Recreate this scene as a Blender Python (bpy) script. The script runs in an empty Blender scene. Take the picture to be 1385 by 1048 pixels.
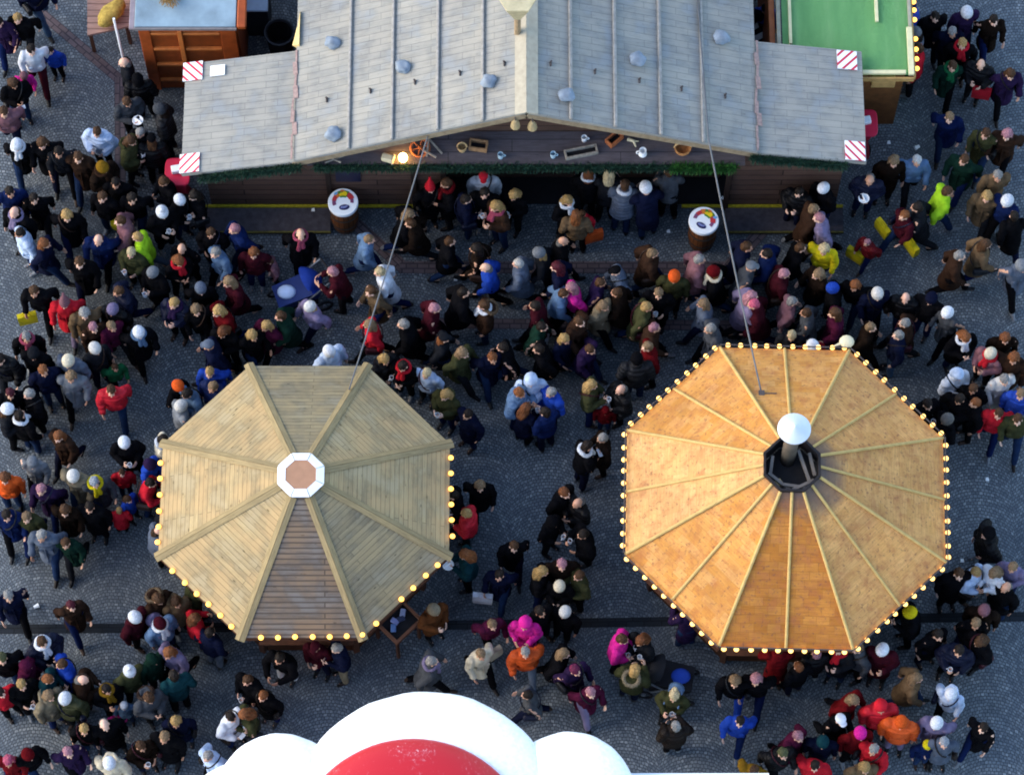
import bpy, bmesh, math, random
from mathutils import Vector, Matrix, noise as mnoise
R = math.radians
C = bpy.context.scene.collection
SC = bpy.context.scene
random.seed(7)

# ------------------------------------------------------------------ camera
PITCH, FPX, DIST = R(68.0), 4500.0, 59.0
CAM = Vector((0, -DIST*math.cos(PITCH), DIST*math.sin(PITCH)))
FW = Vector((0, math.cos(PITCH), -math.sin(PITCH)))
UPV = Vector((0, math.sin(PITCH), math.cos(PITCH)))
def ray(px, py):
    return FW + Vector((1, 0, 0))*((px-692.5)/FPX) + UPV*((524-py)/FPX)
def W(px, py, z=0.0):                       # where the line of sight meets height z
    d = ray(px, py); t = (z-CAM.z)/d.z
    return CAM + d*t
def WY(px, py, Y):                          # where the line of sight meets the upright plane y = Y
    d = ray(px, py); t = (Y-CAM.y)/d.y
    return CAM + d*t
def ppm(p):                                 # photograph pixels per metre at p
    return FPX/((p-CAM).dot(FW))
def proj(p):
    v = p-CAM; d = v.dot(FW)
    return 692.5+v.x/d*FPX, 524-v.dot(UPV)/d*FPX
cd = bpy.data.cameras.new('camera'); cam = bpy.data.objects.new('camera', cd); C.objects.link(cam)
cam.location = CAM; cam.rotation_euler = (math.pi/2-PITCH, 0, 0)
cd.sensor_width = 36; cd.lens = 36*FPX/1385; cd.clip_end = 500; cd.clip_start = 1
SC.camera = cam

# ------------------------------------------------------------------ light
SUN_EL, SUN_AZ = R(30), R(181)              # azimuth: direction towards the sun, from +X anticlockwise
w = bpy.data.worlds.new("World"); SC.world = w; w.use_nodes = True
nt = w.node_tree
sky = nt.nodes.new('ShaderNodeTexSky'); sky.sky_type = 'NISHITA'; sky.sun_disc = False
sky.sun_elevation = SUN_EL; sky.sun_rotation = math.pi/2-SUN_AZ
nt.links.new(sky.outputs[0], nt.nodes['Background'].inputs[0]); nt.nodes['Background'].inputs[1].default_value = 0.15
sl = bpy.data.lights.new('sun', 'SUN'); so = bpy.data.objects.new('sun', sl); C.objects.link(so)
sl.energy = 0.62; sl.angle = R(40); sl.color = (1.0, 0.86, 0.66)
sd = Vector((math.cos(SUN_EL)*math.cos(SUN_AZ), math.cos(SUN_EL)*math.sin(SUN_AZ), math.sin(SUN_EL)))
so.rotation_euler = sd.to_track_quat('Z', 'Y').to_euler(); so.location = sd*40
SC.view_settings.view_transform = 'Standard'; SC.view_settings.look = 'None'
SC.view_settings.gamma = 1; SC.view_settings.exposure = 1.78
SC.cycles.filter_width = 1.9; SC.cycles.max_bounces = 5; SC.cycles.diffuse_bounces = 3; SC.cycles.glossy_bounces = 2

# ------------------------------------------------------------------ materials
def lin(c):
    return tuple((x/12.92 if x <= .04045 else ((x+.055)/1.055)**2.4) for x in c)
def hexc(h, k=1.0):
    h = h.lstrip('#'); return tuple(v*k for v in lin([int(h[i:i+2], 16)/255 for i in (0, 2, 4)]))+(1,)
MATS = {}
def newmat(name, rough=.7, spec=.3):
    m = bpy.data.materials.new(name); m.use_nodes = True
    b = m.node_tree.nodes['Principled BSDF']; b.inputs['Roughness'].default_value = rough
    b.inputs['Specular IOR Level'].default_value = spec
    return m, m.node_tree, b
def N(t, typ, **kw):
    n = t.nodes.new(typ)
    for k, v in kw.items():
        if k in n.inputs.keys(): n.inputs[k].default_value = v
        else: setattr(n, k, v)
    return n
def mixc(t, fac, a, b, mode='MIX'):
    n = t.nodes.new('ShaderNodeMix'); n.data_type = 'RGBA'; n.blend_type = mode
    for idx, v in ((0, fac), (6, a), (7, b)):
        if hasattr(v, 'is_output') or isinstance(v, bpy.types.NodeSocket): t.links.new(v, n.inputs[idx])
        else: n.inputs[idx].default_value = v
    return n.outputs[2]
def bump(t, b, h, strength=.4, dist=.01):
    n = N(t, 'ShaderNodeBump', Strength=strength, Distance=dist)
    t.links.new(h, n.inputs['Height']); t.links.new(n.outputs[0], b.inputs['Normal'])
def ramp(t, fac, stops):
    n = t.nodes.new('ShaderNodeValToRGB'); el = n.color_ramp.elements
    while len(el) < len(stops): el.new(.5)
    for e, (p, c) in zip(el, stops): e.position = p; e.color = c if len(c) == 4 else tuple(c)+(1,)
    t.links.new(fac, n.inputs[0]); return n.outputs[0]
def plain(name, col, rough=.7, var=.18, scale=8, spec=.3, metal=0, bmp=.0):
    """one colour with a little uneven wear"""
    if name in MATS: return MATS[name]
    m, t, b = newmat(name, rough, spec); b.inputs['Metallic'].default_value = metal
    tc = N(t, 'ShaderNodeTexCoord'); no = N(t, 'ShaderNodeTexNoise', Scale=scale, Detail=5.0)
    t.links.new(tc.outputs['Object'], no.inputs['Vector'])
    d = tuple(c*(1-var) for c in col[:3])+(1,); l = tuple(min(1, c*(1+var)) for c in col[:3])+(1,)
    t.links.new(ramp(t, no.outputs[0], [(.3, d), (.7, l)]), b.inputs['Base Color'])
    if bmp: bump(t, b, no.outputs[0], bmp, .02)
    MATS[name] = m; return m
def emit(name, col, s):
    m, t, b = newmat(name); b.inputs['Base Color'].default_value = col
    b.inputs['Emission Color'].default_value = col; b.inputs['Emission Strength'].default_value = s
    MATS[name] = m; return m
def tinted(name, kind):
    """cloth, hair or skin that takes its colour from the object that wears it"""
    m, t, b = newmat(name, {'cloth': .9, 'quilt': .55, 'hair': .6, 'skin': .5, 'knit': .95, 'leather': .5}[kind], {'cloth': .04, 'quilt': .12, 'knit': .04, 'hair': .15, 'skin': .25, 'leather': .2}[kind])
    oi = N(t, 'ShaderNodeObjectInfo'); tc = N(t, 'ShaderNodeTexCoord'); mp = N(t, 'ShaderNodeMapping')
    t.links.new(tc.outputs['Object'], mp.inputs[0])
    mp.inputs['Scale'].default_value = {'hair': (60, 60, 9), 'knit': (50, 50, 50), 'cloth': (9, 9, 4), 'quilt': (7, 7, 7), 'skin': (12, 12, 12), 'leather': (10, 10, 10)}[kind]
    no = N(t, 'ShaderNodeTexNoise', Scale=1.0, Detail=4.0); no.noise_dimensions = '4D'
    t.links.new(mp.outputs[0], no.inputs['Vector']); t.links.new(oi.outputs['Random'], no.inputs['W'])
    lo = {'hair': .35, 'knit': .6, 'cloth': .65, 'quilt': .7, 'skin': .85, 'leather': .7}[kind]
    f = ramp(t, no.outputs[0], [(.3, (lo,)*3), (.7, (1.25 if kind == 'hair' else 1.1,)*3)])
    t.links.new(mixc(t, 1.0, oi.outputs['Color'], f, 'MULTIPLY'), b.inputs['Base Color'])
    bump(t, b, no.outputs[0], {'hair': .8, 'knit': .8, 'cloth': .5, 'quilt': .35, 'skin': .05, 'leather': .2}[kind], .02)
    MATS[name] = m; return m

# ------------------------------------------------------------------ mesh helpers
class MB:
    def __init__(s): s.bm = bmesh.new(); s.uv = None
    def box(s, c, size, rot=None, bev=0):
        r = bmesh.ops.create_cube(s.bm, size=1)
        M = Matrix.Translation(Vector(c)) @ (rot.to_4x4() if rot else Matrix()) @ Matrix.Diagonal((*size, 1))
        bmesh.ops.transform(s.bm, matrix=M, verts=r['verts'])
        if bev:
            es = list({e for v in r['verts'] for e in v.link_edges})
            bmesh.ops.bevel(s.bm, geom=es, offset=bev, segments=1, affect='EDGES')
        return s
    def beam(s, p, q, wd, ht, up=Vector((0, 0, 1)), bev=0):       # a board from p to q
        p, q = Vector(p), Vector(q); x = (q-p); L = x.length; x.normalize()
        y = up.cross(x).normalized(); z = x.cross(y)
        return s.box((p+q)/2, (L, wd, ht), Matrix((x, y, z)).transposed(), bev)
    def loft(s, rings, cap=True):
        vs = [[s.bm.verts.new(p) for p in r] for r in rings]; n = len(vs[0])
        for a, b in zip(vs, vs[1:]):
            for i in range(n): s.bm.faces.new((a[i], a[(i+1) % n], b[(i+1) % n], b[i]))
        if cap:
            s.bm.faces.new(list(reversed(vs[0]))); s.bm.faces.new(vs[-1])
        return s
    def tube(s, pts, rad, seg=8, cap=True):
        pts = [Vector(p) for p in pts]; rads = rad if isinstance(rad, (list, tuple)) else [rad]*len(pts)
        rings = []; prev = None
        for i, p in enumerate(pts):
            d = (pts[min(i+1, len(pts)-1)]-pts[max(i-1, 0)]).normalized()
            if prev is None:
                a = Vector((0, 0, 1)) if abs(d.z) < .9 else Vector((1, 0, 0)); prev = d.cross(a).normalized()
            u = (prev-d*prev.dot(d)).normalized(); prev = u; v = d.cross(u)
            rings.append([p+(u*math.cos(2*math.pi*k/seg)+v*math.sin(2*math.pi*k/seg))*rads[i] for k in range(seg)])
        return s.loft(rings, cap)
    def lathe(s, c, prof, seg=24, cap=True):                      # prof: (radius, height)
        c = Vector(c)
        return s.loft([[c+Vector((max(r, 1e-4)*math.cos(2*math.pi*k/seg), max(r, 1e-4)*math.sin(2*math.pi*k/seg), z)) for k in range(seg)] for r, z in prof], cap)
    def ball(s, c, r, seg=12, M=None):
        rr = bmesh.ops.create_uvsphere(s.bm, u_segments=seg, v_segments=max(6, seg*2//3), radius=1)
        sc = r if isinstance(r, (tuple, list)) else (r, r, r)
        T = Matrix.Translation(Vector(c)) @ (M.to_4x4() if M else Matrix()) @ Matrix.Diagonal((*sc, 1))
        bmesh.ops.transform(s.bm, matrix=T, verts=rr['verts']); return s
    def quad(s, ps, uvs=None):
        f = s.bm.faces.new([s.bm.verts.new(Vector(p)) for p in ps])
        if uvs:
            s.uv = s.uv or s.bm.loops.layers.uv.new('UVMap')
            for l, t in zip(f.loops, uvs): l[s.uv].uv = t
        return f
    def slab(s, ps, uvs, th):                                      # a sloping panel of thickness th, with metre-scale uvs
        ps = [Vector(p) for p in ps]
        n = (ps[1]-ps[0]).cross(ps[-1]-ps[0]).normalized()
        if n.z < 0: ps.reverse(); uvs = list(reversed(uvs)); n = -n
        lo = [p-n*th for p in ps]; k = len(ps)
        s.quad(ps, uvs); s.quad(list(reversed(lo)), list(reversed(uvs)))
        for i in range(k):
            j = (i+1) % k; e = (ps[j]-ps[i]).length
            s.quad([ps[i], lo[i], lo[j], ps[j]], [(0, 0), (0, th), (e, th), (e, 0)])
        return s
    def build(s, name, mat, parent=None, smooth=False):
        me = bpy.data.meshes.new(name)
        bmesh.ops.recalc_face_normals(s.bm, faces=s.bm.faces)
        s.bm.to_mesh(me); s.bm.free()
        o = bpy.data.objects.new(name, me); C.objects.link(o)
        for m in (mat if isinstance(mat, (list, tuple)) else [mat]): me.materials.append(m)
        if smooth: me.polygons.foreach_set('use_smooth', [True]*len(me.polygons))
        if parent:
            off = Vector(parent.location); pp = parent.parent
            while pp: off += pp.location; pp = pp.parent
            me.transform(Matrix.Translation(-off)); o.parent = parent
        return o
def tag(o, label=None, cat=None, group=None, kind=None):
    for k, v in (('label', label), ('category', cat), ('group', group), ('kind', kind)):
        if v: o[k] = v
    return o
def thing(name, loc, label, cat, group=None, rz=0):
    o = bpy.data.objects.new(name, None); C.objects.link(o); o.location = loc; o.rotation_euler.z = rz
    o.empty_display_size = .2
    return tag(o, label, cat, group)
def lone(o, label, cat, group=None):                               # a thing that is one mesh: put its origin at its base
    me = o.data; n = len(me.vertices)
    c = sum((v.co for v in me.vertices), Vector())/n; c.z = min(v.co.z for v in me.vertices)
    me.transform(Matrix.Translation(-c)); o.location = c
    return tag(o, label, cat, group)

# ------------------------------------------------------------------ wood and stone
def planks(name, base, dark, bw=1.6, rh=.12, mortar=.012, var=.55, rough=.8, knots=True, bmp=.5, stain=None, tint2=None, gap=.85, grain=.66, speck=.5, patch=None):
    """boards laid along the first UV axis"""
    m, t, b = newmat(name, rough, .2)
    uv = N(t, 'ShaderNodeUVMap'); br = N(t, 'ShaderNodeTexBrick', Scale=1.0)
    br.inputs['Brick Width'].default_value = bw; br.inputs['Row Height'].default_value = rh
    br.inputs['Mortar Size'].default_value = mortar; br.inputs['Mortar Smooth'].default_value = .1
    br.inputs['Color1'].default_value = (0, 0, 0, 1); br.inputs['Color2'].default_value = (1, 1, 1, 1); br.inputs['Mortar'].default_value = (.5, .5, .5, 1)
    br.offset = .37; br.inputs['Bias'].default_value = 0
    t.links.new(uv.outputs[0], br.inputs['Vector'])
    mp = N(t, 'ShaderNodeMapping'); mp.inputs['Scale'].default_value = (3, 34, 1); t.links.new(uv.outputs[0], mp.inputs[0])
    g = N(t, 'ShaderNodeTexNoise', Scale=1.0, Detail=6.0, Roughness=.65); t.links.new(mp.outputs[0], g.inputs['Vector'])
    big = N(t, 'ShaderNodeTexNoise', Scale=1.1, Detail=4.0); t.links.new(uv.outputs[0], big.inputs['Vector'])
    c2 = tint2 or tuple(x*(1-var) for x in base[:3])+(1,)
    col = mixc(t, br.outputs['Color'], base, c2)
    gr = ramp(t, g.outputs[0], [(.3, (grain, grain*.98, grain*.95)), (.62, (1.05, 1.05, 1.05))])
    col = mixc(t, 1.0, col, gr, 'MULTIPLY')
    bg = ramp(t, big.outputs[0], [(.3, (.78, .78, .8)), (.7, (1.12, 1.1, 1.06))])
    col = mixc(t, 1.0, col, bg, 'MULTIPLY')
    if knots:
        vo = N(t, 'ShaderNodeTexVoronoi', Scale=1.0); mk = N(t, 'ShaderNodeMapping'); mk.inputs['Scale'].default_value = (3.2, 8, 1)
        t.links.new(uv.outputs[0], mk.inputs[0]); t.links.new(mk.outputs[0], vo.inputs['Vector'])
        kf = ramp(t, vo.outputs['Distance'], [(.06, (1, 1, 1)), (.13, (0, 0, 0))])
        col = mixc(t, kf, col, dark)
    sp = N(t, 'ShaderNodeTexNoise', Scale=1.0, Detail=5.0, Roughness=.6); ms = N(t, 'ShaderNodeMapping'); ms.inputs['Scale'].default_value = (9, 26, 1); ms.inputs['Location'].default_value = (3.3, 1.7, 0)
    t.links.new(uv.outputs[0], ms.inputs[0]); t.links.new(ms.outputs[0], sp.inputs['Vector'])
    col = mixc(t, ramp(t, sp.outputs[0], [(.6, (0, 0, 0)), (.74, (speck,)*3)]), col, dark)
    if patch:
        pn = N(t, 'ShaderNodeTexNoise', Scale=2.3, Detail=5.0); pm = N(t, 'ShaderNodeMapping'); pm.inputs['Location'].default_value = (9.1, 4.2, 0); t.links.new(uv.outputs[0], pm.inputs[0]); t.links.new(pm.outputs[0], pn.inputs['Vector'])
        col = mixc(t, ramp(t, pn.outputs[0], [(.35, (0, 0, 0)), (.46, (.0, 0, 0)), (.62, (.65,)*3)]), col, patch[0]); col = mixc(t, ramp(t, pn.outputs[0], [(.34, (.65,)*3), (.46, (0, 0, 0))]), col, patch[1])
    if stain: col = stain(t, col)
    mf = N(t, 'ShaderNodeMath', operation='MULTIPLY'); t.links.new(br.outputs['Fac'], mf.inputs[0]); mf.inputs[1].default_value = gap
    col = mixc(t, mf.outputs[0], col, dark)
    t.links.new(col, b.inputs['Base Color'])
    inv = N(t, 'ShaderNodeMath', operation='SUBTRACT'); inv.inputs[0].default_value = 1; t.links.new(br.outputs['Fac'], inv.inputs[1])
    ad = N(t, 'ShaderNodeMath', operation='MULTIPLY_ADD'); t.links.new(g.outputs[0], ad.inputs[0]); ad.inputs[1].default_value = .3; t.links.new(inv.outputs[0], ad.inputs[2])
    bump(t, b, ad.outputs[0], bmp, .012)
    MATS[name] = m; return m
def setts(name='cobbles'):
    m, t, b = newmat(name, .62, .35)
    tc = N(t, 'ShaderNodeTexCoord'); wn = N(t, 'ShaderNodeTexNoise', Scale=9.0, Detail=2.0); t.links.new(tc.outputs['Object'], wn.inputs['Vector'])
    sb = N(t, 'ShaderNodeVectorMath', operation='SUBTRACT'); t.links.new(wn.outputs['Color'], sb.inputs[0]); sb.inputs[1].default_value = (.5, .5, .5)
    scv = N(t, 'ShaderNodeVectorMath', operation='SCALE'); t.links.new(sb.outputs[0], scv.inputs[0]); scv.inputs['Scale'].default_value = .05
    av = N(t, 'ShaderNodeVectorMath', operation='ADD'); t.links.new(tc.outputs['Object'], av.inputs[0]); t.links.new(scv.outputs[0], av.inputs[1])
    sx = N(t, 'ShaderNodeSeparateXYZ'); t.links.new(av.outputs[0], sx.inputs[0])
    def M(op, a, bb=None, c=None):
        n = N(t, 'ShaderNodeMath', operation=op)
        for i, v in enumerate((a, bb, c)):
            if v is None: continue
            if isinstance(v, bpy.types.NodeSocket): t.links.new(v, n.inputs[i])
            else: n.inputs[i].default_value = v
        return n.outputs[0]
    P, RR = 1.25, .92
    q = M('DIVIDE', sx.outputs[0], P); fl = M('FLOOR', q); fr = M('SUBTRACT', q, fl)
    xl = M('MULTIPLY', M('SUBTRACT', fr, .5), P)
    arc = M('SQRT', M('SUBTRACT', RR*RR, M('MULTIPLY', xl, xl)))
    yy = M('SUBTRACT', sx.outputs[1], arc)
    th = M('ARCSINE', M('DIVIDE', xl, RR)); uu = M('MULTIPLY_ADD', fl, 3.17, M('MULTIPLY', th, RR))
    cv = N(t, 'ShaderNodeCombineXYZ'); t.links.new(uu, cv.inputs[0]); t.links.new(yy, cv.inputs[1])
    br = N(t, 'ShaderNodeTexBrick', Scale=1.0); br.offset = .5
    br.inputs['Brick Width'].default_value = .066; br.inputs['Row Height'].default_value = .06
    br.inputs['Mortar Size'].default_value = .008; br.inputs['Mortar Smooth'].default_value = .6
    br.inputs['Color1'].default_value = (0, 0, 0, 1); br.inputs['Color2'].default_value = (1, 1, 1, 1); br.inputs['Mortar'].default_value = (.5, .5, .5, 1)
    t.links.new(cv.outputs[0], br.inputs['Vector'])
    st = ramp(t, br.outputs['Color'], [(0, hexc('#555c62')), (.5, hexc('#656c71')), (.9, hexc('#747a7d')), (1, hexc('#8a8f90'))])
    bn = N(t, 'ShaderNodeTexNoise', Scale=.35, Detail=6.0, Roughness=.6); t.links.new(tc.outputs['Object'], bn.inputs['Vector'])
    st = mixc(t, 1.0, st, ramp(t, bn.outputs[0], [(.3, (.55, .58, .64)), (.5, (.9, .92, .95)), (.7, (1.3, 1.25, 1.2))]), 'MULTIPLY')
    fn = N(t, 'ShaderNodeTexNoise', Scale=60.0, Detail=3.0); t.links.new(tc.outputs['Object'], fn.inputs['Vector'])
    st = mixc(t, 1.0, st, ramp(t, fn.outputs[0], [(.3, (.7,)*3), (.7, (1.25,)*3)]), 'MULTIPLY')
    wet = N(t, 'ShaderNodeTexNoise', Scale=1.4, Detail=7.0, Roughness=.7); t.links.new(tc.outputs['Object'], wet.inputs['Vector'])
    st = mixc(t, ramp(t, wet.outputs[0], [(.56, (0, 0, 0)), (.7, (.55,)*3)]), st, hexc('#3a4046'))
    col = mixc(t, br.outputs['Fac'], st, hexc('#2b323a'))
    t.links.new(col, b.inputs['Base Color'])
    inv = M('SUBTRACT', 1.0, br.outputs['Fac']); h = M('MULTIPLY_ADD', fn.outputs[0], .25, inv)
    bump(t, b, h, .8, .012)
    MATS[name] = m; return m
# ================================================================== GROUND
g = MB(); g.quad([(-90, -90, 0), (90, -90, 0), (90, 90, 0), (-90, 90, 0)])
tag(g.build('ground', setts()), kind='structure')
M_red = planks('red_setts', hexc('#6a5d60'), hexc('#342f35'), bw=.2, rh=.1, mortar=.012, knots=False, var=.35)
def strip(name, pts, wd, z, mat):
    m = MB(); pts = [Vector(p) for p in pts]; u = 0
    for p, q in zip(pts, pts[1:]):
        d = (q-p); L = d.length; d.normalize(); s = Vector((-d.y, d.x, 0))*wd/2
        a = [p-s-d*wd*.25, q-s+d*wd*.25, q+s+d*wd*.25, p+s-d*wd*.25]
        m.quad([(v.x, v.y, z) for v in a], [(u, 0), (u+L, 0), (u+L, wd), (u, wd)]); u += L; z += .0012
    tag(m.build(name, mat), kind='structure')
strip('brick_path', [W(48, 12), W(162, 108), W(163, 262)], .2, .004, M_red)
strip('brick_path', [W(478, 300), W(545, 362), W(985, 362), W(1052, 290)], .24, .004, M_red)
strip('brick_path', [W(545, 437), W(985, 440)], .2, .004, M_red)
M_gut = planks('gutter_stone', hexc('#262b31'), hexc('#121519'), bw=.3, rh=.1, mortar=.01, knots=False, var=.4)
strip('gutter', [W(-40, 851), W(560, 846), W(985, 839), W(1440, 833)], .17, .004, M_gut)

# ================================================================== colours of the built things
WOODBLUE = planks('old_roof_boards', hexc('#94938c'), hexc('#4b4c4c'), bw=.6, rh=.125, mortar=.004, var=.1, knots=False, bmp=.6, gap=.5, speck=.6, patch=(hexc('#979388'), hexc('#85898a')), grain=.78, tint2=hexc('#858682'))
M_batten = plain('batten_wood', hexc('#8b8882'), .8, .2, 14)
M_ridgecap = plain('ridge_board', hexc('#a29a87'), .8, .12, 10)
M_fascia = plain('fascia_wood', hexc('#8a7a62'), .8, .2, 12)
M_darkwood = planks('dark_cladding', hexc('#5d463c'), hexc('#1a110e'), bw=2.4, rh=.2, mortar=.012, var=.25, knots=False)
M_gable = planks('gable_boards', hexc('#5f585c'), hexc('#2a272b'), bw=3, rh=.24, mortar=.006, var=.12, knots=False)
M_black = plain('near_black', hexc('#17161a'), .8, .2)
M_white = plain('white_paint', hexc('#eceeee'), .55, .04, 5)
M_yellow = plain('yellow_paint', hexc('#9a8c18'), .7, .35, 20)
M_step = plain('step_boards', hexc('#3f3c42'), .85, .3, 10)
M_needle = plain('fir_needles', hexc('#1d3a2a'), .7, .6, 30)
M_needle2 = plain('fresh_fir_needles', hexc('#28561f'), .7, .5, 14)
M_flash = plain('copper_flashing', hexc('#927a72'), .5, .25, 20)
M_steel = plain('steel', hexc('#8d939a'), .4, .15, 20, .5, .6)
M_hook = plain('rusty_iron', hexc('#4c4543'), .7, .3, 30)
M_bulb = emit('warm_bulb', (1.0, .56, .15, 1), .8)
M_bulbs = emit('amber_bulb', (1.0, .5, .09, 1), .8)
def hazard(name, flip):
    m, t, b = newmat(name, .5)
    uv = N(t, 'ShaderNodeUVMap'); sx = N(t, 'ShaderNodeSeparateXYZ'); t.links.new(uv.outputs[0], sx.inputs[0])
    a = N(t, 'ShaderNodeMath', operation='SUBTRACT' if flip else 'ADD'); t.links.new(sx.outputs[0], a.inputs[0]); t.links.new(sx.outputs[1], a.inputs[1])
    k = N(t, 'ShaderNodeMath', operation='MULTIPLY_ADD'); t.links.new(a.outputs[0], k.inputs[0]); k.inputs[1].default_value = 2.1; k.inputs[2].default_value = 10.25
    fr = N(t, 'ShaderNodeMath', operation='FRACT'); t.links.new(k.outputs[0], fr.inputs[0])
    t.links.new(ramp(t, fr.outputs[0], [(.0, hexc('#f2f1f1')), (.62, hexc('#f2f1f1')), (.66, hexc('#c8283f')), (.96, hexc('#c8283f')), (1, hexc('#f2f1f1'))]), b.inputs['Base Color'])
    MATS[name] = m; return m
HZ = (hazard('hazard_stripes', True), hazard('hazard_stripes_mirrored', False))

# ================================================================== LONG STALL
ZW = 2.2
PF = W(245, 237, ZW); YF = PF.y                                    # front edge of the roof
YWALL = YF+.38
pr = WY(712, 152, YF); pjl = WY(397, 218, YF); pwl = PF
pjr = WY(1025, 206, YF); pwr = WY(1172, 221, YF)
ybl = W(247, 87, pwl.z).y; ybr = W(1156, 70, pwr.z).y
YB = YF+8.0
stall = thing('market_stall', (pr.x, YWALL+1.5, 0), 'long timber stall with broad grey plank gable roof weighed down by pale stones', 'market stall')
TH = .07
def rp(a, b, y0, y1, nm, th=TH, lift=0):
    """roof plane from a (high end) to b (low end), between depths y0 and y1"""
    L = math.hypot(b.x-a.x, b.z-a.z)
    return MB().slab([(a.x, y0, a.z+lift), (b.x, y0, b.z+lift), (b.x, y1, b.z+lift), (a.x, y1, a.z+lift)], [(0, y0), (L, y0), (L, y1), (0, y1)], th).build(nm, WOODBLUE, stall)
rp(pr, pjl, YF, YB, 'roof_slope'); rp(pr, pjr, YF, YB, 'roof_slope')
# side wings tucked a little under the main roof
jl2 = Vector((pjl.x+.05, 0, pjl.z-.045)); jr2 = Vector((pjr.x-.05, 0, pjr.z-.045))
wl2 = Vector((pwl.x, 0, pwl.z-.0)); wr2 = Vector((pwr.x, 0, pwr.z))
rp(jl2, wl2, YF+.006, ybl, 'wing_roof'); rp(jr2, wr2, YF+.006, ybr, 'wing_roof')
def on_slope(px, py, a, b):
    """point where the line of sight meets the roof plane through a and b (which runs along y)"""
    n = Vector((-(b.z-a.z), 0, b.x-a.x)); d = ray(px, py)
    t = (Vector((a.x, 0, a.z))-Vector((CAM.x, 0, CAM.z))).dot(n)/d.dot(n); return CAM+d*t
def slope_rot(a, b):
    x = Vector((b.x-a.x, 0, b.z-a.z)).normalized(); y = Vector((0, 1, 0)); return Matrix((x, y, x.cross(y))).transposed() if x.cross(y).z > 0 else Matrix((-x, y, (-x).cross(y))).transposed()
RL, RR_ = slope_rot(pr, pjl), slope_rot(pr, pjr)
for px in (473, 531, 592, 653):
    p = on_slope(px, 120, pr, pjl); MB().box((p.x, (YF+YB)/2, p.z+.03), (.055, YB-YF-.01, .06), RL, .01).build('roof_batten', M_batten, stall)
for px in (772, 832, 893, 950):
    p = on_slope(px, 120, pr, pjr); MB().box((p.x, (YF+YB)/2, p.z+.03), (.055, YB-YF-.01, .06), RR_, .01).build('roof_batten', M_batten, stall)
dl = (pjl-pr).normalized(); dr = (pjr-pr).normalized()
for d, rt in ((dl, RL), (dr, RR_)):
    c = pr+d*.1+Vector((0, 0, .032)); MB().box((c.x, (YF+YB)/2-.01, c.z), (.21, YB-YF+.03, .03), rt).build('ridge_board', M_ridgecap, stall)
for px, py in ((442, 136), (501, 124), (561, 112), (622, 100), (682, 87)):
    p = on_slope(px, py, pr, pjl); MB().box(p+Vector((0, 0, .02)), (.02, .09, .04), RL).box(p+Vector((.0, .02, .05)), (.026, .022, .07), RL).build('snow_hook', M_hook, stall)
for px, py in ((745, 87), (805, 98), (865, 110), (922, 121), (981, 131)):
    p = on_slope(px, py, pr, pjr); MB().box(p+Vector((0, 0, .02)), (.02, .09, .04), RR_).box(p+Vector((.0, .02, .05)), (.026, .022, .07), RR_).build('snow_hook', M_hook, stall)
# bargeboards under the front edge and flashings over the wing joints
MB().beam((pr.x, YF+.02, pr.z-.14), (pjl.x, YF+.02, pjl.z-.14), .05, .14).build('bargeboard', M_fascia, stall)
MB().beam((pr.x, YF+.02, pr.z-.14), (pjr.x, YF+.02, pjr.z-.14), .05, .14).build('bargeboard', M_fascia, stall)
def flashing(j, yb, sx):
    m = MB(); n = 9; random.seed(4)
    for i in range(n):
        y0 = YF+.03+(yb-YF-.06)*i/n; y1 = YF+.03+(yb-YF-.06)*(i+1)/n; o = random.uniform(-.03, .03)
        m.box((j.x+o+sx*.02, (y0+y1)/2, j.z+.02+.004*(i % 2)), (random.uniform(.03, .1), (y1-y0)*1.02, .012), Matrix.Rotation(random.uniform(-.12, .12), 3, 'Z') @ Matrix.Rotation(sx*.3, 3, 'Y'))
    m.build('flashing', M_flash, stall)
flashing(pjl, ybl, -1); flashing(pjr, ybr, 1)
m = MB(); m.loft([[(pjl.x-.08, ybl+.1, pjl.z-.05), (pjl.x+.05, ybl+.02, pjl.z-.05), (pjl.x+.05, ybl+.75, pjl.z-.05)], [(pjl.x-.02, ybl+.15, pjl.z+.05), (pjl.x+.05, ybl+.05, pjl.z+.1), (pjl.x+.05, ybl+.7, pjl.z+.1)]])
m.build('gable_trim', plain('pale_yellow_wood', hexc('#c9b27a'), .7), stall)
# gable face, walls, opening
YG = YF+.03; zg = min(pjl.z, pjr.z)-.12
gl = WY(415, 222, YG); grr = WY(1008, 222, YG); zb = gl.z-.02
xs = [gl.x, pr.x, grr.x]
def under(x):
    a, b = (pr, pjl) if x < pr.x else (pr, pjr)
    return a.z+(b.z-a.z)*(x-a.x)/(b.x-a.x)-TH-.02
YS0, YS1 = YF+.03, YF+.66
def under2(x): return under(x)
m = MB()
top = [(x, YS1, under(x)) for x in xs]; bot = [(x, YS1, zb-.1) for x in xs]
ring0 = bot+list(reversed(top)); ring1 = [(p[0], p[1]+.05, p[2]) for p in ring0]
fu = lambda ps: [(p[0], p[2]) for p in ps]
m.quad(ring0, fu(ring0)); m.quad(list(reversed(ring1)), fu(list(reversed(ring1))))
for i in range(6):
    j = (i+1) % 6; q = [ring0[j], ring0[i], ring1[i], ring1[j]]; m.quad(q, [(p[0], p[1]+p[2]) for p in q])
m.build('gable_wall', M_darkwood, stall)
m = MB(); m.slab([(gl.x, YS0, zb), (grr.x, YS0, zb), (grr.x, YS1-.003, zb+.02), (gl.x, YS1-.003, zb+.02)], [(gl.x, 0), (grr.x, 0), (grr.x, .63), (gl.x, .63)], .05)
m.build('shelf_roof', M_gable, stall)
xl, xr = pwl.x+.35, pwr.x-.3
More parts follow.
